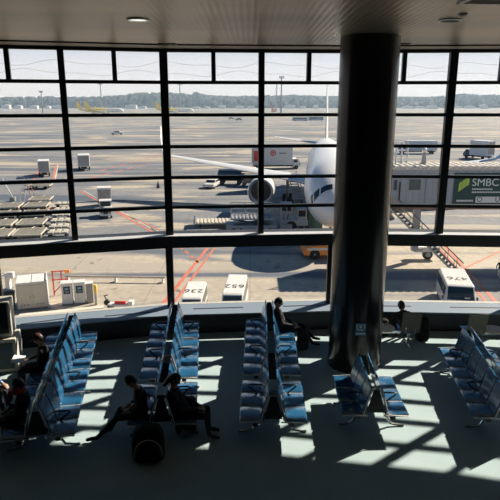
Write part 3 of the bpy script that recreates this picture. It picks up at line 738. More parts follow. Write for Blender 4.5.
# tank trailers and cart left of the engine
p = gp(229, 186); t = thing('tank_trailer', (p.x+.3, p.y+2.4, AZ), R(86), 'dark tank trailer in the wing shade beside the white car', 'trailer')
MB().lathe([(.2, -2.4), (.9, -2.2), (1.0, 0), (.9, 2.2), (.2, 2.4)], (0, 0, 1.7), 'Y', 20).build('tank', NAVY, t, True); MB().box((0, 0, .75), (1.4, 4.6, .2)).build('chassis', BLACKP, t); wheels(t, (-.8, .8), (-1.5, 1.5), .42, .25)
p = gp(246, 187); t = thing('baggage_cart', (p.x+.8, p.y+1.4, AZ), R(80), 'tan baggage cart in the wing shade left of the engine', 'cart')
MB().box((0, 0, .6), (1.6, 3.0, .15)).build('deck', GREY, t); MB().box((0, 0, 2.3), (1.7, 3.1, .1)).build('canopy', mat('tan canopy', (.5, .42, .3), .7), t)
for a in (-1, 1):
    for b in (-1, 1): MB().tube([(a*.75, b*1.4, .6), (a*.75, b*1.4, 2.3)], .04, 6).build('post', GREY, t)
MB().box((0, 0, 1.1), (1.3, 2.4, .8), bev=.1).build('luggage_net', mat('luggage net', (.35, .28, .2), .8), t); wheels(t, (-.7, .7), (-1.1, 1.1), .28, .18)
# carts between loader and fuselage, in the shade behind
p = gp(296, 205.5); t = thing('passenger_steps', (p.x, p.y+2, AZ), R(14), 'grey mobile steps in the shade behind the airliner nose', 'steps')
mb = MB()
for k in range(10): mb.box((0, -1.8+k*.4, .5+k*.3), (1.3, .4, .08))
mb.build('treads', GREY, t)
for sg in (-.7, .7): MB().tube([(sg, -2, .4), (sg, 2, 3.4)], .08, 6).build('stringer', LOADSHADE, t); MB().tube([(sg, -2, 1.4), (sg, 2, 4.4)], .05, 6).build('handrail', LOADSHADE, t)
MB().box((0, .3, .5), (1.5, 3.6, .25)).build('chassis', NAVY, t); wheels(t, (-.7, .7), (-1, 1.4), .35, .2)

# ---- jet bridge
JY = 48.0; zb = dp(420, 206, JY).z; zt = dp(420, 170, JY).z
jb = thing('jet_bridge', (11.6, JY, AZ), 0, 'long grey jet bridge with green advertising panel right of the column', 'jet bridge')
b0, t0 = zb-AZ, zt-AZ; JL = 24.
MB().box((JL/2, 1.6, (b0+t0)/2), (JL, 3.2, t0-b0)).build('tunnel', JETG, jb)
mb = MB()
for k in range(42): mb.box((.3+k*.56, -.02, (b0+t0)/2), (.10, .06, t0-b0-.1))
mb.build('wall_ribs', JETG, jb)
RW = mat('white roof sheet', (.55, .53, .50), .5)
MB().box((JL/2, 1.6, t0+.08), (JL+.1, 3.4, .16)).build('roof', RW, jb)
mb = MB()
for k in range(40): mb.box((.4+k*.6, 1.6, t0+.24), (.3, 3.4, .18))
mb.build('roof_ribs', RW, jb)
MB().box((JL/2, -.02, b0-.12), (JL, .3, .3)).build('floor_beam', mat('rust brown beam', (.30, .18, .12), .6), jb)
xq = lambda px: dp(px, 190, JY).x-11.6
zq = lambda py: dp(420, py, JY).z-AZ
def jwin(x0, x1, y0, y1, nm, m): return MB().box(((xq(x0)+xq(x1))/2, -.06, (zq(y0)+zq(y1))/2), (xq(x1)-xq(x0), .05, abs(zq(y0)-zq(y1)))).build(nm, m, jb)
jwin(409, 420, 179.5, 190, 'tunnel_window', mat('bridge window', (.06, .09, .09), .2)); jwin(393.5, 396.5, 180, 190, 'tunnel_window', AUTOG); jwin(398.8, 400, 182, 200, 'door_gap', BLACKP)
jwin(425, 427, 175, 206, 'joint_post', mat('bridge post grey', (.30, .32, .36), .5)); jwin(437, 446, 178, 191, 'wall_panel', mat('bridge panel light', (.50, .52, .55), .5))
sp = MB().box(((xq(453)+24)/2, -.07, (zq(173)+zq(207))/2), (24-xq(453), .06, zq(173)-zq(207))).build('advertising_panel', GREENS, jb)
GW = mat('sign lettering white', (.72, .76, .74), .5)
textmesh('lettering', 'SMBC', (zq(178)-zq(187))*1.18, GW, sp, ((xq(471)+xq(497.5))/2, -.115, (zq(178)+zq(187))/2), (R(90), 0, 0), .005, 1.02)
mb = MB(); 
for k, (xa, xb) in enumerate(((458, 461), (461.4, 464.4), (464.8, 468))):
    ya = 183-(xa-458)*.72; yb = 183-(xb-458)*.72
    mb._new([(xq(xa), -.115, zq(ya)), (xq(xb), -.115, zq(yb)), (xq(xb), -.115, zq(yb+8.6)), (xq(xa), -.115, zq(ya+8.6)), (xq(xa), -.10, zq(ya)), (xq(xb), -.10, zq(yb)), (xq(xb), -.10, zq(yb+8.6)), (xq(xa), -.10, zq(ya+8.6))],
            [(0, 1, 2, 3), (4, 5, 6, 7), (0, 1, 5, 4), (1, 2, 6, 5), (2, 3, 7, 6), (3, 0, 4, 7)])
mb.build('logo', LIME, sp)
mb = MB()
for y, x1 in ((189, 492), (192, 499)):
    x = 471.5
    while x < x1: mb.box((xq(x+.6), -.108, zq(y)), (.1, .01, .12)); x += 1.6
x = 457
while x < 473: mb.box((xq(x+.5), -.108, zq(200.5)), (.09, .01, .16)); x += 1.4
mb.build('small_lettering', GW, sp)
wp = MB().box(((xq(476)+24)/2, -.105, (zq(196.5)+zq(202.5))/2), (24-xq(476), .02, zq(196.5)-zq(202.5))).build('white_band', GW, sp)
textmesh('lettering', 'O', .62, PRINT, wp, (xq(480), -.125, zq(199.5)), (R(90), 0, 0)); textmesh('lettering', 'U', .62, PRINT, wp, (xq(498), -.125, zq(199.5)), (R(90), 0, 0))
# bridge leg with bogie
lx = xq(423)
MB().box((lx, 1.2, b0/2+.5), (.55, .55, b0-1.0)).build('support_leg', JETG, jb)
p = gp(427, 259.3); 
bg = MB().box((p.x-11.6-.1, p.y-JY+.25, .95), (2.4, .9, .5), bev=.05).build('bogie', WHITE, jb)
MB().tube([(lx, 1.2, 1.2), (p.x-11.6, p.y-JY+.4, .95)], .22, 8).build('bogie_strut', LGREY, jb)
for dx in (0,):
    MB().lathe([(.1, -.18), (.26, -.2), (.44, -.18), (.47, 0), (.44, .18), (.26, .2)], (p.x-11.6, p.y-JY, .47), 'Y', 24).build('bogie_wheel', TYRE, bg, True)
    MB().lathe([(.03, -.24), (.22, -.22), (.24, -.19)], (p.x-11.6, p.y-JY, .47), 'Y', 16).build('wheel_hub', LGREY, bg, True)
# roof mast, roof equipment
x4 = dp(423.5, 165, JY+2).x-11.6
mb = MB().tube([(x4, 2, t0), (x4, 2, t0+1.3)], [.28, .16], 10).build('roof_mast', LGREY, jb, True)
MB().ell((x4, 2, t0+1.5), (.24, .24, .24), 12, 8).build('camera_dome', WHITE, mb, True)
x4 = dp(401, 165, JY+2).x-11.6
mb = MB()
for dx in (-.5, 0, .5): mb.tube([(x4+dx, 2, t0), (x4+dx, 2, t0+2.2)], .07, 6)
for dz in (.5, 1., 1.5, 2.): mb.tube([(x4-.5, 2, t0+dz), (x4+.5, 2, t0+dz)], .06, 6)
mb.build('roof_ladder', WHITE, jb)
# service stairs from the bridge down to the apron
top = Vector((dp(392, 206, JY-.2).x, JY-.2, zb-.1)); bot = gp(461, 277)
t = thing('service_stairs', (bot.x, bot.y, AZ), 0, 'steep metal service stairs from jet bridge down to the apron', 'stairs')
A, B = top-Vector((bot.x, bot.y, AZ)), Vector((0, 0, 0)); dv = (B-A); n = Vector((-dv.y, dv.x, 0)).normalized()
for sg in (-.5, .5):
    MB().tube([A+n*sg, B+n*sg+Vector((0, 0, .08))], .09, 6).build('stringer', OFFW, t)
    MB().tube([A+n*sg+Vector((0, 0, 1.)), B+n*sg+Vector((0, 0, 1.05))], .05, 6).build('handrail', mat('rail yellow brown', (.55, .36, .12), .5) if sg < 0 else GREY, t)
    for k in range(8):
        q = A+dv*(k+.3)/8.; MB().tube([q+n*sg, q+n*sg+Vector((0, 0, 1.))], .03, 5).build('baluster', GREY, t)
mb = MB()
for k in range(22):
    q = A+dv*(k+.5)/22.; mb.box(q, (1.0, .24, .05), math.atan2(n.y, n.x))
mb.build('treads', NAVY, t)

# ---- worker on the apron at the far right is built with the people

# ---- equipment under the left windows
p = gp(34, 309.5)
t = thing('equipment_cabinet', (p.x-.35, p.y+.9, AZ), R(19), 'cream twin-door equipment cabinet under the left window', 'cabinet')
W_, D_ = 2.0, 1.9
fz = dp(34, 283.5, p.y).z-AZ
MB().box((0, 0, fz/2+.05), (W_, D_, fz-.1), bev=.03).build('body', OFFW, t)
for sg in (-1, 1):
    d = MB().box((sg*W_*.25, -D_/2-.015, fz/2+.06), (W_*.46, .04, fz-.3), bev=.01).build('door', OFFW, t)
    MB().box((sg*.12, -D_/2-.045, fz*.5), (.04, .04, .2)).build('door_handle', GREY, d)
    mb = MB()
    for k in range(3): mb.box((sg*W_*.25-.2+k*.2, -D_/2-.04, .42), (.13, .01, .05)); mb.box((sg*W_*.25-.2+k*.2, -D_/2-.04, .34), (.13, .01, .05))
    mb.build('louvres', GREY, d)
    MB().box((sg*W_*.25, 0, fz+.05), (W_*.48, D_+.1, .12), bev=.03).build('roof_panel', WHITE, t)
MB().box((W_*.5+.02, .0, fz/2+.1), (.06, D_+.15, fz+.2)).build('side_frame', WHITE, t)
MB().box((0, 0, .03), (W_+.2, D_+.1, .08)).build('plinth', GREY, t)
# concrete slab and cable tray
p0, p1 = gp(18, 318), gp(103, 309)
tag(MB().box(((p0.x+p1.x)/2, (p0.y+p1.y)/2+.2, AZ+.06), ((p1-p0).length, .5, .12), math.atan2((p1-p0).y, (p1-p0).x)).build('concrete_kerb', mat('pale kerb', (.6, .56, .48), .8)), 'low pale concrete kerb in front of the cream cabinet', 'kerb')
def charger(px, py, lab):
    p = gp(px, py); t = thing('charging_unit', (p.x, p.y+.4, AZ+.0), R(14), lab, 'charging unit', 'twin white charging units')
    MB().box((0, 0, .8), (.74, .7, 1.6), bev=.04).build('body', WHITE, t); MB().box((0, -.36, 1.12), (.46, .03, .56), bev=.02).build('screen_panel', NAVY, t)
    MB().box((0, -.38, 1.22), (.24, .01, .14)).build('display', mat('unlit display', (.25, .35, .4), .3), t); MB().box((0, -.38, .98), (.24, .01, .14)).build('meter', GREY, t)
    MB().box((0, 0, 1.62), (.8, .76, .06)).build('cap', WHITE, t); MB().box((0, -.01, .06), (.78, .76, .1)).build('plinth', GREY, t)
charger(66.5, 305.5, 'white charging unit with dark display, left one of the pair'); charger(79, 304.5, 'white charging unit with dark display, right one of the pair')
p = gp(89, 303.5); t = thing('control_box', (p.x, p.y+.4, AZ), R(14), 'narrow pale control box right of the white charging units', 'control box')
MB().box((0, 0, .72), (.5, .6, 1.44), bev=.04).build('body', LGREY, t); MB().box((0, 0, 1.46), (.56, .66, .06)).build('cap', WHITE, t); MB().box((0, -.31, .8), (.3, .02, .7)).build('door', LGREY, t)
p = gp(96.5, 304.5); t = thing('bollard', (p.x, p.y, AZ), 0, 'yellow topped bollard right of the control box', 'bollard')
MB().tube([(0, 0, 0), (0, 0, .9)], .11, 12).build('post', OFFW, t, True); MB().lathe([(.125, .9), (.125, 1.4), (.08, 1.5)], (0, 0, 0), 'Z', 14).build('sleeve', YELLOW, t, True)
# red pipe rack
p = gp(56, 299); t = thing('pipe_rack', (p.x-.1, p.y+.9, AZ), R(14), 'red pipe stand between cream cabinet and charging units', 'pipe stand')
for a in (-.3, .3): MB().tube([(a, 0, 0), (a, 0, 1.9)], .05, 8).build('post', RED, t, True)
for z in (1.2, 1.85): MB().tube([(-.4, 0, z), (.8, 0, z)], .045, 8).build('crossbar', RED, t, True)
MB().tube([(-.3, 0, .2), (.7, .2, 1.2)], .04, 8).build('brace', RED, t, True); MB().box((.75, 0, 1.8), (.35, .25, .25), bev=.05).build('valve_box', ORANGE, t)
# long barrier pole lying on stands
a, b = gp(66, 281), gp(166, 282.5); t = thing('barrier_pole', (a.x, a.y, AZ), math.atan2((b-a).y, (b-a).x), 'long beige barrier pole on low stands behind the charging units', 'barrier')
L = (b-a).length; MB().tube([(0, 0, .42), (L, 0, .42)], .09, 10).build('pole', mat('beige pole', (.62, .55, .46), .6), t, True)
for f in (.02, .5, .97): MB().box((L*f, 0, .18), (.14, .4, .36)).build('stand', WHITE, t)
# engine start cart
p = gp(117, 311.5); t = thing('hose_cart', (p.x, p.y+.3, AZ), R(-4), 'low white hose cart with red coupling on the tarmac at left', 'cart')
MB().box((.1, 0, .42), (1.5, .55, .16), bev=.03).build('deck', WHITE, t); MB().lathe([(.08, -.4), (.14, -.4), (.14, .35), (.08, .35)], (.25, -.1, .56), 'X', 14).build('coupling', RED, t, True)
MB().lathe([(.2, -.1), (.2, .1)], (-.75, 0, .55), 'Y', 16).build('hose_reel', BLACKP, t, True); MB().tube([(-.75, -.1, .55), (-.55, -.3, .3), (-.3, -.35, .12), (-.1, -.4, .1)], .06, 8).build('hose', BLACKP, t, True)
MB().tube([(-.75, .1, .6), (-.95, .1, 1.0), (-.7, .1, 1.05)], .05, 8).build('handle', BLACKP, t, True); MB().box((.95, 0, .55), (.35, .5, .34), bev=.05).build('pump_box', WHITE, t)
for x in (-.5, .7):
    for y in (-.3, .3): MB().lathe([(.08, -.05), (.17, -.05), (.17, .05), (.08, .05)], (x, y, .17), 'Y', 14).build('wheel', TYRE, t, True)
p = gp(9, 289); t = thing('hydrant_pump', (p.x, p.y, AZ), 0, 'small white pump unit left of the cream cabinet', 'pump')
MB().box((0, 0, .65), (.35, .4, 1.3), bev=.04).build('body', WHITE, t); MB().box((.28, -.05, 1.15), (.5, .4, .5), bev=.06).build('head', WHITE, t); MB().box((-.4, 0, 1.1), (.5, .12, .12)).build('arm', WHITE, t); MB().box((0, 0, .04), (.6, .6, .08)).build('base', GREY, t)
p = gp(10, 312); t = thing('waste_bin', (p.x-.2, p.y+.3, AZ), 0, 'dark green bin beside the cream cabinet', 'bin')
MB().lathe([(.42, 0), (.5, 1.3)], (0, 0, 0), 'Z', 20).build('body', mat('dark green bin', (.02, .07, .06), .5), t, True); MB().lathe([(.53, 1.3), (.53, 1.38), (.2, 1.46)], (0, 0, 0), 'Z', 20).build('lid', BLACKP, t, True)

# ================================================================ BENCHES
BW = .56
def rows(ns, pitch): return [(i+.5)*pitch for i in range(ns)]
def seat_mb(sg, y, w):
    mb = MB()   # curved pad from the back bottom (.17) to the front edge (.56)
    prof = [(.16, .455), (.22, .43), (.36, .425), (.48, .44), (.545, .435), (.565, .41), (.55, .385), (.40, .375), (.20, .385)]
    mb.loft([[Vector((sg*a, y+t, b if abs(t) < w/2-.005 else b*.5+.41*.5)) for a, b in prof] for t in (-w/2, -w/2+.02, w/2-.02, w/2)])
    return mb
def back_mb(sg, y, w):
    mb = MB()
    prof = [(.225, .46), (.20, .55), (.17, .68), (.12, .83), (.095, .90), (.07, .905), (.075, .85), (.12, .69), (.15, .55), (.18, .46)]
    mb.loft([[Vector((sg*a, y+t, b)) for a, b in prof] for t in (-w/2, w/2)])
    return mb
def bench(far, near, n, label, arms=(0, 3), one_sided=None, group='back to back blue bench seats'):
    far, near = Vector(far), Vector(near); d = near-far; L = d.length; pitch = L/n
    rz = math.atan2(d.y, d.x)+math.pi/2         # local -Y runs from far end to near end
    t = thing('bench_seat', (far.x, far.y, 0), rz, label, 'bench', group)
    w = pitch-.05
    for sg in (-1, 1):
        for i in range(n):
            y = -(i+.5)*pitch
            seat_mb(sg, y, w).build('seat', SEATB, t, True, bev=0)
            back_mb(sg, y, w).build('backrest', SEATB, t, True)
            MB().box((sg*.34, y-pitch/2+.0, .405), (.42, .014, .02)).build('seat_trim', ALU, t)
            MB().tube([(sg*.19, y-pitch/2, .47), (sg*.165, y-pitch/2, .62), (sg*.085, y-pitch/2, .88)], .009, 6).build('back_trim', ALU, t, True)
        MB().tube([(sg*.195, -.02, .435), (sg*.195, -L+.02, .435)], .017, 8).build('back_rail', ALU, t, True)
        MB().box((sg*.30, -L/2, .34), (.08, L-.04, .05)).build('beam', DARKP, t)
        for k in arms:
            y = -(k+1)*pitch if k+1 <= n else -n*pitch
            MB().tube([(sg*.15, y, .565), (sg*.20, y, .585), (sg*.40, y, .585), (sg*.44, y, .57), (sg*.40, y, .52), (sg*.28, y, .42)], .016, 8).build('armrest', BLACKP, t, True)
        for yy in (0., -L):
            e = .012 if yy == 0 else -.012
            MB().tube([(sg*.56, yy+e, .40), (sg*.21, yy+e, .43), (sg*.08, yy+e, .905)], .010, 8).build('end_trim', ALU, t, True)
    # end panels closing the inverted V, set in a little
    for yy in (-.03, -L+.03): MB().prism([(-.15, .45), (.15, .45), (.05, .86), (-.05, .86)], yy-.006, yy+.006, 'Y').build('end_panel', DARKP, t)
    ny = 2 if n <= 6 else 3
    for i in range(ny):
        y = -.35-(L-.70)*i/(ny-1)
        for sg in (-1, 1):
            MB().tube([(sg*.02, y, .36), (sg*.2, y, .30), (sg*.34, y, .05), (sg*.50, y, .022), (sg*.58, y, .022)], [.025, .025, .022, .02, .02], 8).build('leg', CHROME, t, True)
        MB().box((0, y, .335), (.66, .06, .05)).build('cross_bar', DARKP, t)
    return t
bench((-4.04, 11.87), (-3.33, 7.74), 9, 'long blue back-to-back bench leaning leftmost, nearest the kiosk', (1, 4, 7))
bc = Vector((-1.78, 12.55)); bn = Vector((-1.44, 8.12)); dd = (bn-bc).normalized()
bench(bc, bc+dd*2.85, 6, 'six-wide blue back-to-back bench at the window, second row from left', (0, 3))
bench(bc+dd*3.05, bn, 3, 'three-wide blue back-to-back bench near end of second row, with two dark figures', (0,))
bc = Vector((.46, 12.72)); bn = Vector((.385, 8.2)); dd = (bn-bc).normalized()
bench(bc, bc+dd*2.87, 6, 'six-wide blue back-to-back bench at the window, row left of the column', (0, 3))
bench(bc+dd*3.10, bn, 3, 'three-wide empty blue back-to-back bench, near end of row left of the column', (0,))
bench((2.15, 9.80), (2.115, 8.40), 3, 'three-wide blue back-to-back bench at the foot of the black column', (1,))
bench((4.60, 11.04), (4.30, 8.29), 6, 'six-wide blue back-to-back bench cut by the right edge', (0, 3))

# window-facing seats with a side table
def window_seat(x, y, tx, label, tlabel):
    t = thing('lounge_seat', (x, y, 0), 0, label, 'seat', 'single seats facing the window')
    mb = MB(); mb.prism([(-.20, .42), (.22, .43), (.24, .40), (-.20, .37)], -.21, .21, 'X'); mb.build('seat', SEATB, t, True)
    mb = MB(); mb.prism([(-.20, .40), (-.235, .43), (-.33, .93), (-.30, .935), (-.19, .47)], -.215, .215, 'X'); mb.build('backrest', mat('olive grey seat shell', (.15, .145, .11), .5), t, bev=.012)
    for sg in (-1, 1): MB().box((sg*.11, -.235, .47), (.02, .03, .16), rx=.18).build('bracket', CHROME, t)
    x0, x1 = sorted((0, tx)); MB().box(((x0+x1)/2, -.05, .35), (x1-x0+.5, .07, .05)).build('beam', CHROME, t)
    MB().tube([(.02, -.05, .34), (.02, -.05, .03)], .03, 10).build('post', CHROME, t, True)
    MB().tube([(.02, -.40, .02), (.02, -.30, .035), (.02, .25, .035), (.02, .32, .02)], .022, 8).build('foot', CHROME, t, True)
    b = MB().lathe([(.0, .40), (.22, .40), (.225, .42), (.22, .44), (0, .44)], (tx, .02, 0), 'Z', 32, False).build('side_table', mat('pale wood top', (.62, .50, .36), .5), t, True)
    b['label'] = tlabel
    MB().tube([(tx, .02, .36), (tx, .02, .40)], .04, 8).build('table_stem', CHROME, b)
window_seat(3.67, 12.15, -.52, 'dark high-backed seat facing the window beside the column, person in it', 'round pale wooden side table')
window_seat(5.13, 12.05, .53, 'empty dark high-backed seat facing the window at right', 'round pale wooden side table')

# kiosk at left
g_ = gp(8, 371, 0); t = thing('display_kiosk', (-5.33, 11.0, 0), R(12), 'pale kiosk with a dark monitor on top at the left edge', 'kiosk')
KW = mat('kiosk pale frame', (.62, .61, .55), .5); KT = mat('kiosk teal panel', (.04, .08, .085), .5)
MB().box((0, 0, .38), (.80, .60, .74), bev=.02).build('cabinet', KW, t)
MB().box((0, -.305, .38), (.66, .02, .58), bev=.005).build('front_panel', KT, t); MB().box((.18, -.318, .52), (.14, .01, .10)).build('label_plate', mat('plate navy', (.03, .06, .16), .5), t)
m_ = MB().box((-.03, .0, 1.16), (.72, .42, .76), bev=.02).build('monitor', mat('monitor bezel', (.5, .5, .46), .4), t)
MB().box((-.05, -.215, 1.18), (.64, .02, .66)).build('screen', mat('dark screen', (.008, .010, .012), .15), m_)
MB().box((0, 0, .765), (.5, .36, .03)).build('monitor_base', KW, t)

# ================================================================ PEOPLE
SKIN = [mat('skin tone light', (.40, .26, .19), .55), mat('skin tone warm', (.32, .20, .14), .55)]
def person(label, loc, rz, J, top, bottom, shoe, hair, cap=None, skin=0, longhair=False, group=None, K=.9):
    """J: joint positions in the figure's own frame, facing +Y, floor at z=0"""
    t_name = 'person'
    V = {}; E_ = []; Rr = {}
    J = {k_: (tuple(c_*K for c_ in v_) if k_[:4] in ('pelv', 'ches', 'neck', 'head', 'elbo', 'wris', 'knee', 'ankl', 'toeL', 'toeR') else v_) for k_, v_ in J.items()}
    def jv(n, p, r): V[n] = Vector(p); Rr[n] = r*K
    pel, che, nk, hd_ = (Vector(J[k]) for k in ('pelvis', 'chest', 'neck', 'head'))
    jv('pelvis', pel, .125); jv('waist', pel.lerp(che, .45), .115); jv('chest', che, .135); jv('neck0', che.lerp(nk, .75), .07); jv('neck', nk, .052); jv('headc', nk.lerp(hd_, .55), .055)
    E_ += [('pelvis', 'waist'), ('waist', 'chest'), ('chest', 'neck0'), ('neck0', 'neck'), ('neck', 'headc')]
    for s in 'LR':
        sg = -1 if s == 'L' else 1
        sh = che+Vector((sg*.165*K, 0, 0))+(nk-che)*.42; hip = pel+Vector((sg*.09*K, .02, -.01))
        el, wr = Vector(J['elbow'+s]), Vector(J['wrist'+s]); kn, an, to = Vector(J['knee'+s]), Vector(J['ankle'+s]), Vector(J['toe'+s])
        jv('sh'+s, sh, .062); jv('el'+s, el, .043); jv('ua'+s, sh.lerp(el, .5), .05); jv('fa'+s, el.lerp(wr, .35), .042); jv('wr'+s, wr, .027)
        jv('hip'+s, hip, .095); jv('th'+s, hip.lerp(kn, .5), .08); jv('kn'+s, kn, .058); jv('ca'+s, kn.lerp(an, .35), .055); jv('an'+s, an, .038); jv('to'+s, to, .034)
        E_ += [('chest', 'sh'+s), ('sh'+s, 'ua'+s), ('ua'+s, 'el'+s), ('el'+s, 'fa'+s), ('fa'+s, 'wr'+s), ('pelvis', 'hip'+s), ('hip'+s, 'th'+s), ('th'+s, 'kn'+s), ('kn'+s, 'ca'+s), ('ca'+s, 'an'+s), ('an'+s, 'to'+s)]
    mb = MB()
    for a_, b_ in E_:
        p_, q_ = V[a_], V[b_]; ra, rb = Rr[a_], Rr[b_]
        mb.tube([p_, p_.lerp(q_, .5), q_], [ra, (ra+rb)/2, rb], 14)
    for n_ in V: mb.ell(V[n_], (Rr[n_],)*3, 14, 8)
    mb.ell(V['chest'].lerp(V['neck0'], .25), (.185*K, .115*K, .15*K), 16, 10); mb.ell(V['waist'], (.15*K, .115*K, .15*K), 16, 10); mb.ell(V['pelvis'], (.17*K, .13*K, .12*K), 16, 10)
    for s in 'LR':
        f_ = (V['to'+s]-V['an'+s]); mb.ell(V['an'+s]+f_*.55, (.045*K, .05*K, .04*K), 12, 8)
    # head in its own frame: look direction
    look = Vector(J.get('look', (0, 1, 0))).normalized(); upv = (hd_-nk).normalized(); rt_ = look.cross(upv).normalized(); upv = rt_.cross(look).normalized()
    Q = Matrix((rt_, look, upv)).transposed()
    hp = lambda x, y, z: hd_+Q @ Vector((x, y, z))
    mb.ell(hd_, (.073, .092, .112), 18, 12, Q); mb.ell(hp(0, .035, -.055), (.052, .055, .06), 14, 8, Q)
    mb.ell(hp(0, .098, -.012), (.013, .02, .026), 10, 6, Q); mb.ell(hp(0, .088, .022), (.05, .016, .012), 10, 6, Q); mb.ell(hp(0, .083, -.058), (.026, .012, .010), 10, 6, Q)
    for sg in (-1, 1): mb.ell(hp(sg*.075, -.005, -.01), (.012, .024, .034), 10, 6, Q)
    # hands
    for s in 'LR':
        sg = -1 if s == 'L' else 1
        wr = V['wr'+s]; f = Vector(J.get('hand'+s, wr-V['el'+s])).normalized(); pn = Vector(J.get('palm'+s, (0, 0, -1))); pn = (pn-f*pn.dot(f)).normalized(); sd = f.cross(pn).normalized()
        H_ = Matrix((sd, f, -pn)).transposed()
        mb.ell(wr+f*.048, (.038, .052, .018), 12, 8, H_)
        for k, ln in enumerate((.066, .076, .071, .055)):
            b0_ = wr+f*.085+sd*((k-1.5)*.0195)
            mb.tube([b0_-f*.02, b0_+f*ln*.4+pn*.006, b0_+f*ln*.72+pn*.022, b0_+f*ln*.88+pn*.042], [.0095, .009, .0085, .007], 8)
        th_ = sd*(-sg)
        if 'thumb' in J: th_ = sd*J['thumb']
        mb.tube([wr+f*.03+th_*.02, wr+f*.06+th_*.046+pn*.008, wr+f*.085+th_*.05+pn*.022], [.013, .011, .008], 8)
    tmp = bpy.data.meshes.new('tmp'); mb.bm.to_mesh(tmp); mb.bm.free()
    o = bpy.data.objects.new('tmp', tmp); C.objects.link(o)
    rm = o.modifiers.new('r', 'REMESH'); rm.mode = 'VOXEL'; rm.voxel_size = .009
    sm = o.modifiers.new('s', 'SMOOTH'); sm.iterations = 2; sm.factor = .4
    ev = bpy.data.meshes.new_from_object(o.evaluated_get(bpy.context.evaluated_depsgraph_get())); bpy.data.objects.remove(o)
    ev.name = 'person'
    for m in (top, bottom, shoe, SKIN[skin]): ev.materials.append(m)
    segs = []
    def seg(a, b, m): segs.append((V[a], V[b], m))
    seg('pelvis', 'waist', 0); seg('waist', 'chest', 0); seg('chest', 'neck0', 0)
    for s in 'LR':
        seg('chest', 'sh'+s, 0); seg('sh'+s, 'el'+s, 0); segs.append((V['el'+s], V['wr'+s].lerp(V['el'+s], .1), 0)); f = Vector(J.get('hand'+s, V['wr'+s]-V['el'+s])).normalized(); segs.append((V['wr'+s]+f*.02, V['wr'+s]+f*.17, 3))
        seg('hip'+s, 'kn'+s, 1); segs.append((V['kn'+s], V['an'+s].lerp(V['kn'+s], .12), 1)); seg('an'+s, 'to'+s, 2)
    segs.append((V['neck']+Vector((0, 0, .01)), hd_+(hd_-nk)*.3, 3))
    def dist(p, a, b):
        ab = b-a; t_ = max(0, min(1, (p-a).dot(ab)/max(1e-9, ab.length_squared))); return (p-(a+ab*t_)).length
    for p in ev.polygons:
        c = p.center; best = min(segs, key=lambda s_: dist(c, s_[0], s_[1])-(.05 if s_[2] == 0 and s_[0] is V['pelvis'] else 0)); p.material_index = best[2]; p.use_smooth = True
    body = bpy.data.objects.new(t_name, ev); C.objects.link(body); body.location = loc; body.rotation_euler.z = rz
    tag(body, label, 'person', group)
    # eyes, hair, cap
    mb = MB()
    for sg in (-1, 1): mb.ell(hp(sg*.030, .086, .006), (.011, .006, .007), 10, 6, Q)
    mb.build('eyes', PRINT, body, True)
    mb = MB(); P = []
    for i in range(13):
        a = math.pi*2*i/12; row = []
        for j in range(8):
            lim = 1.15 if math.sin(a) > .5 else (1.65 if math.sin(a) > -.3 else 2.15)
            ph = lim*j/7
            row.append(hp(.083*math.sin(ph)*math.cos(a), .101*math.sin(ph)*math.sin(a)-.004, .122*math.cos(ph)))
        P.append(row)
    mb.grid(P)
    if longhair: mb.ell(hp(0, -.075, -.09), (.075, .045, .13), 12, 8, Q)
    hobj = mb.build('hair', hair, body, True); sd_ = hobj.modifiers.new('solid', 'SOLIDIFY'); sd_.thickness = .012
    if cap:
        mb = MB(); P = []
        for i in range(17):
            a = math.pi*2*i/16; P.append([hp(.09*math.sin(ph)*math.cos(a), .108*math.sin(ph)*math.sin(a)-.004, .130*math.cos(ph)) for ph in (0, .3, .6, .9, 1.15)])
        mb.grid(P); mb.ell(hp(0, .125, .055), (.06, .06, .008), 12, 6, Q); c_ = mb.build('cap', cap, body, True); c_.modifiers.new('solid', 'SOLIDIFY').thickness = .008
    return body
def sit(lean=.06, fwd=0., **k):
    """default sitting pose: seat 0.43, feet on the floor ahead"""
    J = dict(pelvis=(0, 0, .54), chest=(0, -.10-lean, .87), neck=(0, -.11-lean*1.3, 1.06), head=(0, -.08-lean*1.3, 1.20), look=(0, 1, -.25),
             elbowL=(-.25, .0-lean, .72), elbowR=(.25, .0-lean, .72), wristL=(-.13, .20, .64), wristR=(.13, .20, .64), palmL=(0, 0, -1), palmR=(0, 0, -1),
             kneeL=(-.12, .42, .50), kneeR=(.12, .42, .50), ankleL=(-.12, .45, .09), ankleR=(.12, .45, .09), toeL=(-.13, .62, .036), toeR=(.13, .62, .036))
    if fwd:
        for n in ('chest', 'neck', 'head'):
            x, y, z = J[n]; J[n] = (x, y+fwd*(z-.54)*1.2, z-fwd*.12)
    J.update(k); return J
BLK = mat('black cloth', (.010, .011, .013), .85, 0, .3, 30, .2); DRK = mat('charcoal cloth', (.022, .024, .03), .85, 0, .3, 30, .2); JEAN = mat('dark denim', (.02, .03, .055), .85, 0, .3, 30, .2)
HAIR = mat('black hair', (.008, .007, .007), .5, 0, .3, 40); BRN = mat('dark brown hair', (.02, .012, .008), .5); MAROON = mat('dark maroon cloth', (.06, .012, .014), .85, 0, .3, 30)
REDC = mat('red cloth', (.40, .03, .03), .8); SHOEW = mat('white shoe', (.6, .62, .64), .6); SHOEB = mat('black shoe', (.012, .012, .012), .5); BLUEST = mat('blue shirt', (.08, .22, .55), .8, 0, .6, 14)
GRYC = mat('grey cloth', (.12, .12, .125), .85)

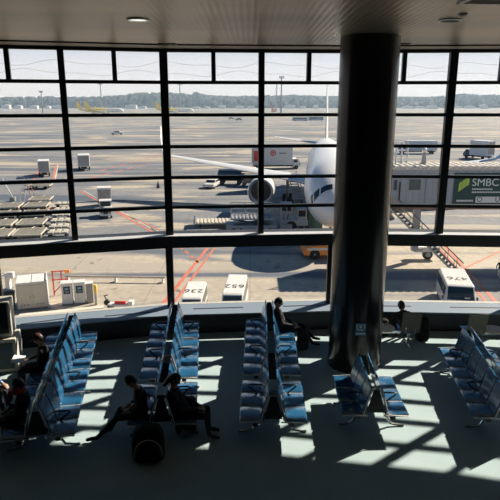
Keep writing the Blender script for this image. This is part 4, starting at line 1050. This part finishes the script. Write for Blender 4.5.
def stripes_mat(name, a, b, sc_):
    m = bpy.data.materials.new(name); m.use_nodes = True; nt = m.node_tree; bb = nt.nodes['Principled BSDF']
    tc = nt.nodes.new('ShaderNodeTexCoord'); w = nt.nodes.new('ShaderNodeTexWave'); w.inputs['Scale'].default_value = sc_; w.inputs['Distortion'].default_value = 1.5
    w.bands_direction = 'DIAGONAL'
    nt.links.new(tc.outputs['Object'], w.inputs['Vector']); r = nt.nodes.new('ShaderNodeValToRGB'); r.color_ramp.interpolation = 'CONSTANT'
    r.color_ramp.elements[0].color = a+(1,); r.color_ramp.elements[1].position = .55; r.color_ramp.elements[1].color = b+(1,)
    nt.links.new(w.outputs['Fac'], r.inputs[0]); nt.links.new(r.outputs[0], bb.inputs['Base Color']); bb.inputs['Roughness'].default_value = .8
    return m

def along(far, near, s, lat):           # a point beside a bench: s metres from the far end, lat sideways (+ = right)
    f, n = Vector(far), Vector(near); d = (n-f).normalized(); r = Vector((-d.y, d.x))
    q = f+d*s+r*lat; return Vector((q.x, q.y, 0))
A0, A1 = (-4.04, 11.87), (-3.33, 7.74)
B0, B1 = (-1.78, 12.55), (-1.44, 8.12)
# A: man with cap and tablet, facing left
q = along(A0, A1, 1.75, -.36)
person('person in dark cap and black clothes reading a paper on the leftmost bench', q, R(90+10), sit(.0, .12, wristL=(-.14, .30, .66), wristR=(.12, .30, .66), look=(0, 1, -.7), ankleL=(-.12, .52, .09), toeL=(-.13, .70, .036)), BLK, BLK, SHOEW, HAIR, MAROON)
qq = q+Matrix.Rotation(R(100), 3, 'Z') @ Vector((-.01, .42, .672))
t = tag(MB().box((0, 0, 0), (.32, .22, .008), rx=.18).build('magazine', mat('printed paper', (.75, .77, .80), .6, 0, .2, 18), None), 'white open paper on the lap of the capped person', 'paper'); t.location = qq; t.rotation_euler.z = R(100)
# A: person with red scarf at near end
q = along(A0, A1, 3.62, -.40)
pr = person('person slumped on the near left bench end with red top and maroon trousers', q, R(90+6), sit(.05, .10, kneeL=(-.14, .45, .50), kneeR=(.10, .45, .50), ankleL=(-.16, .78, .12), toeL=(-.17, .90, .20), ankleR=(.1, .66, .09), toeR=(.1, .83, .036), look=(.1, 1, -.6)), BLK, MAROON, SHOEW, HAIR, None, 1)
mb = MB(); mb.lathe([(.075, .98), (.105, .95), (.115, .90), (.10, .87)], (0, -.05, .06), 'Z', 20, False); mb.ell((.02, .10, .86), (.07, .04, .10), 10, 8); mb.build('scarf', REDC, pr, True)
# left: person in blue striped shirt at the very edge
SHB = stripes_mat('blue white striped cloth', (.03, .12, .36), (.42, .50, .60), 7)
q = Vector((-4.62, 9.55, 0))
stool = thing('bench_seat', (-4.96, 9.22, 0), R(0), 'dark single seat at the left edge under the striped shirt person', 'bench')
MB().box((0, 0, .40), (.5, .5, .07), bev=.03).build('seat', DARKP, stool); MB().box((-.24, 0, .68), (.06, .48, .46), bev=.03).build('backrest', DARKP, stool)
for a in (-1, 1):
    for b in (-1, 1): MB().tube([(a*.2, b*.2, .38), (a*.22, b*.22, 0)], .018, 8).build('leg', CHROME, stool, True)
person('person in blue and white striped shirt seated at the left edge', (-4.90, 9.22, 0), R(-90), sit(.02, .55, look=(.3, .8, -.9), wristL=(-.12, .40, .56), wristR=(.12, .40, .56), elbowL=(-.22, .22, .62), elbowR=(.22, .22, .62)), SHB, JEAN, SHOEB, HAIR)
# B left: person facing left, leg stretched
q = along(B0, B1, 4.10, -.36)
person('person in black jacket facing left on the second row, big bag in front', q, R(90+4), sit(.04, .38, ankleL=(-.14, .82, .09), toeL=(-.15, 1.0, .06), kneeL=(-.13, .44, .47), ankleR=(.12, .62, .09), toeR=(.12, .8, .036), look=(-.1, 1, -.9)), BLK, DRK, SHOEB, BRN, None, 0)
# B right: person in coat facing right, leaning back
q = along(B0, B1, 4.18, .36)
person('person in black coat leaning back, facing right on the second row', q, R(-90+4), sit(.06, .0, kneeL=(-.16, .42, .49), kneeR=(.14, .42, .49), look=(.1, 1, -.8), wristL=(-.08, .26, .62), wristR=(.08, .26, .62)), BLK, BLK, SHOEB, HAIR, None, 1, True)
# C: person at the window end, legs stretched right
q = along((.46, 12.72), (.385, 8.2), .62, .33)
person('person in grey and black with legs stretched out, seated at the window end', q, R(-90), sit(.05, .0, kneeL=(-.10, .46, .54), kneeR=(.08, .46, .50), ankleL=(-.05, .78, .20), toeL=(-.05, .93, .17), ankleR=(.06, .76, .10), toeR=(.06, .92, .07), look=(.2, 1, -.4), wristL=(-.05, .24, .62), wristR=(.10, .26, .60)), DRK, BLK, SHOEB, HAIR)
# W: person facing the window
person('person in black seated facing the window beside the column', (3.70, 12.25, 0), R(6), sit(.0, .02, pelvis=(-.04, -.02, .54), chest=(-.13, .04, .82), neck=(-.15, .12, .98), head=(-.16, .18, 1.09), elbowL=(-.40, .0, .74), wristL=(-.52, .10, .62), elbowR=(.10, .10, .70), wristR=(.06, .26, .62), look=(0, 1, -.2)), BLK, DRK, SHOEB, BRN, K=.82)
# worker outside
g_ = gp(499, 279.5)
person('apron worker in dark jacket and pale trousers walking at the right edge', (g_.x, g_.y, AZ), R(150),
       dict(pelvis=(0, 0, .95), chest=(0, .05, 1.32), neck=(0, .07, 1.50), head=(0, .10, 1.64), look=(0, 1, -.2), elbowL=(-.27, -.12, 1.12), elbowR=(.27, .18, 1.12), wristL=(-.25, .0, .90), wristR=(.24, .36, 1.0), palmL=(1, 0, 0), palmR=(-1, 0, 0),
            kneeL=(-.10, .22, .52), kneeR=(.10, -.04, .50), ankleL=(-.10, .30, .10), ankleR=(.10, -.36, .16), toeL=(-.11, .47, .036), toeR=(.11, -.24, .05)), DRK, mat('pale work trousers', (.6, .6, .58), .8), SHOEB, HAIR, mat('dark helmet', (.03, .03, .035), .4), K=1.)

# ---- luggage
def backpack(loc, rz, w, d, h, m, label, cat='backpack', lean=0., piping=None, group=None):
    t = thing('backpack', loc, rz, label, cat, group)
    mb = MB(); mb.loft([[Vector((w/2*k*math.copysign(abs(math.cos(a))**.5, math.cos(a)), d/2*k*math.copysign(abs(math.sin(a))**.5, math.sin(a))+z*lean, z)) for a in [2*math.pi*i/20 for i in range(20)]] for z, k in ((0, .86), (.04, .98), (h*.4, 1.), (h*.75, .93), (h*.92, .72), (h, .35))]); mb.build('body', m, t, True)
    mb = MB(); mb.box((0, -d/2-.02+h*.3*lean, h*.32), (w*.72, .09, h*.42), bev=.03); mb.build('front_pocket', m, t)
    for sg in (-1, 1):
        MB().tube([(sg*w*.25, d/2*.75+h*.88*lean, h*.88), (sg*w*.3, d/2+.07+h*.6*lean, h*.6), (sg*w*.32, d/2*.98+.02, h*.12)], .02, 8).build('strap', m, t, True)
    MB().tube([(-.05, h*lean, h*.96), (-.04, h*lean, h*1.05), (.04, h*lean, h*1.05), (.05, h*lean, h*.96)], .012, 8).build('handle', m, t, True)
    if piping:
        a0 = [math.pi*(.02+i/14*.96) for i in range(15)]
        MB().tube([(w*.42*math.cos(a), -d/2-.005+h*.5*lean, h*.06+h*.66*abs(math.sin(a))**.6) for a in a0], .012, 6).build('piping', piping, t, True)
    return t
g_ = gp(146, 468, 0)
backpack((g_.x, g_.y+.28, 0), R(8), .52, .34, .58, BLK, 'big black bag with pale piping on the floor, end of second row', 'bag', 0, mat('pale piping', (.55, .52, .42), .6))
g_ = gp(185, 437, 0)
t = thing('trolley_case', (g_.x, g_.y+.2, 0), R(6), 'black trolley case standing at the right end of the second row', 'suitcase')
MB().box((0, 0, .33), (.36, .24, .56), bev=.04).build('shell', BLK, t)
for sg in (-1, 1): MB().tube([(sg*.1, .09, .6), (sg*.1, .09, .74)], .008, 6).build('pull_rod', DARKP, t); MB().lathe([(.03, -.02), (.05, -.02), (.05, .02), (.03, .02)], (sg*.14, .08, .05), 'X', 12).build('wheel', TYRE, t); MB().lathe([(.03, -.02), (.05, -.02), (.05, .02), (.03, .02)], (sg*.14, -.08, .05), 'X', 12).build('wheel', TYRE, t)
MB().tube([(-.1, .09, .74), (.1, .09, .74)], .014, 8).build('grip', BLACKP, t)
g_ = gp(303, 350, 0); backpack((g_.x, g_.y+.1, 0), R(-10), .28, .22, .46, BLK, 'black backpack on the floor by the stretched legs, left of the column')
g_ = gp(423, 341, 0); backpack((g_.x, g_.y+.1, 0), R(5), .30, .26, .60, BLK, 'tall black backpack on the floor right of the window-facing person')
g_ = gp(8, 437, 0); backpack((g_.x+.1, g_.y+.1, 0), R(30), .45, .34, .42, DRK, 'dark holdall on the floor at the left edge', 'bag')
g_ = gp(385, 337, 0); backpack((g_.x, g_.y+.18, 0), R(0), .26, .22, .40, BLK, 'black bag tucked beside the column under the round table', 'bag')
# pale pouch over the far end of the right bench
g_ = gp(460.5, 336, .43)

# ================================================================ LIGHT, HAZE, CAMERA
w = bpy.data.worlds.new('sky'); sc.world = w; w.use_nodes = True; nt = w.node_tree; bg_ = nt.nodes['Background']
tc = nt.nodes.new('ShaderNodeTexCoord'); sx = nt.nodes.new('ShaderNodeSeparateXYZ'); nt.links.new(tc.outputs['Generated'], sx.inputs[0])
cr_ = nt.nodes.new('ShaderNodeValToRGB'); e = cr_.color_ramp.elements
e[0].position = 0.; e[0].color = (.74, .72, .75, 1); e[1].position = 1.; e[1].color = (.02, .06, .13, 1)
x = cr_.color_ramp.elements.new(.06); x.color = (.74, .735, .78, 1); x = cr_.color_ramp.elements.new(.16); x.color = (.24, .36, .52, 1); x = cr_.color_ramp.elements.new(.35); x.color = (.05, .13, .27, 1)
nz = nt.nodes.new('ShaderNodeTexNoise'); nz.inputs['Scale'].default_value = 7; mp = nt.nodes.new('ShaderNodeMapping'); mp.inputs['Scale'].default_value = (1, 1, 7)
nt.links.new(tc.outputs['Generated'], mp.inputs['Vector']); nt.links.new(mp.outputs['Vector'], nz.inputs['Vector'])
ma = nt.nodes.new('ShaderNodeMath'); ma.operation = 'MULTIPLY_ADD'; ma.inputs[1].default_value = .05; nt.links.new(nz.outputs['Fac'], ma.inputs[0])
s2 = nt.nodes.new('ShaderNodeMath'); s2.operation = 'SUBTRACT'; s2.inputs[1].default_value = .025; nt.links.new(sx.outputs['Z'], s2.inputs[0]); nt.links.new(s2.outputs[0], ma.inputs[2])
nt.links.new(ma.outputs[0], cr_.inputs[0]); nt.links.new(cr_.outputs[0], bg_.inputs['Color']); bg_.inputs['Strength'].default_value = 1.0

SUN_AZ = Vector((.79, .61)).normalized(); EL = R(36)
sd = Vector((SUN_AZ.x*math.cos(EL), SUN_AZ.y*math.cos(EL), math.sin(EL)))
sl = bpy.data.lights.new('sun', 'SUN'); sl.energy = 9.5; sl.color = (1, .85, .67); sl.angle = R(.55)
so = bpy.data.objects.new('sun', sl); C.objects.link(so); so.rotation_euler = sd.to_track_quat('Z', 'Y').to_euler(); so.location = (30, 30, 40)

hz = bpy.data.materials.new('morning haze'); hz.use_nodes = True; nt = hz.node_tree; nt.nodes.remove(nt.nodes['Principled BSDF'])
vs = nt.nodes.new('ShaderNodeVolumeScatter'); vs.inputs['Color'].default_value = (.55, .76, 1, 1); vs.inputs['Density'].default_value = .00026; vs.inputs['Anisotropy'].default_value = .2
nt.links.new(vs.outputs[0], nt.nodes['Material Output'].inputs['Volume'])
tag(MB().box((0, 1250, AZ+45.2), (3600, 2300, 90)).build('haze', hz), 'pale haze lying over the far airfield', 'haze', None, 'stuff')

cam = bpy.data.cameras.new('camera'); cam.sensor_width = 36; cam.lens = F/500*36; cam.clip_end = 6000; cam.clip_start = .05
co = bpy.data.objects.new('camera', cam); C.objects.link(co); co.location = (0, 0, CH); co.rotation_euler = (math.pi/2-PITCH, 0, 0); sc.camera = co
vsn = sc.view_settings; vsn.view_transform = 'Standard'; vsn.look = 'None'; vsn.exposure = 0.15; vsn.gamma = 1; vsn.use_curve_mapping = False
sc.cycles.max_bounces = 8; sc.cycles.transparent_max_bounces = 16; sc.cycles.volume_bounces = 1
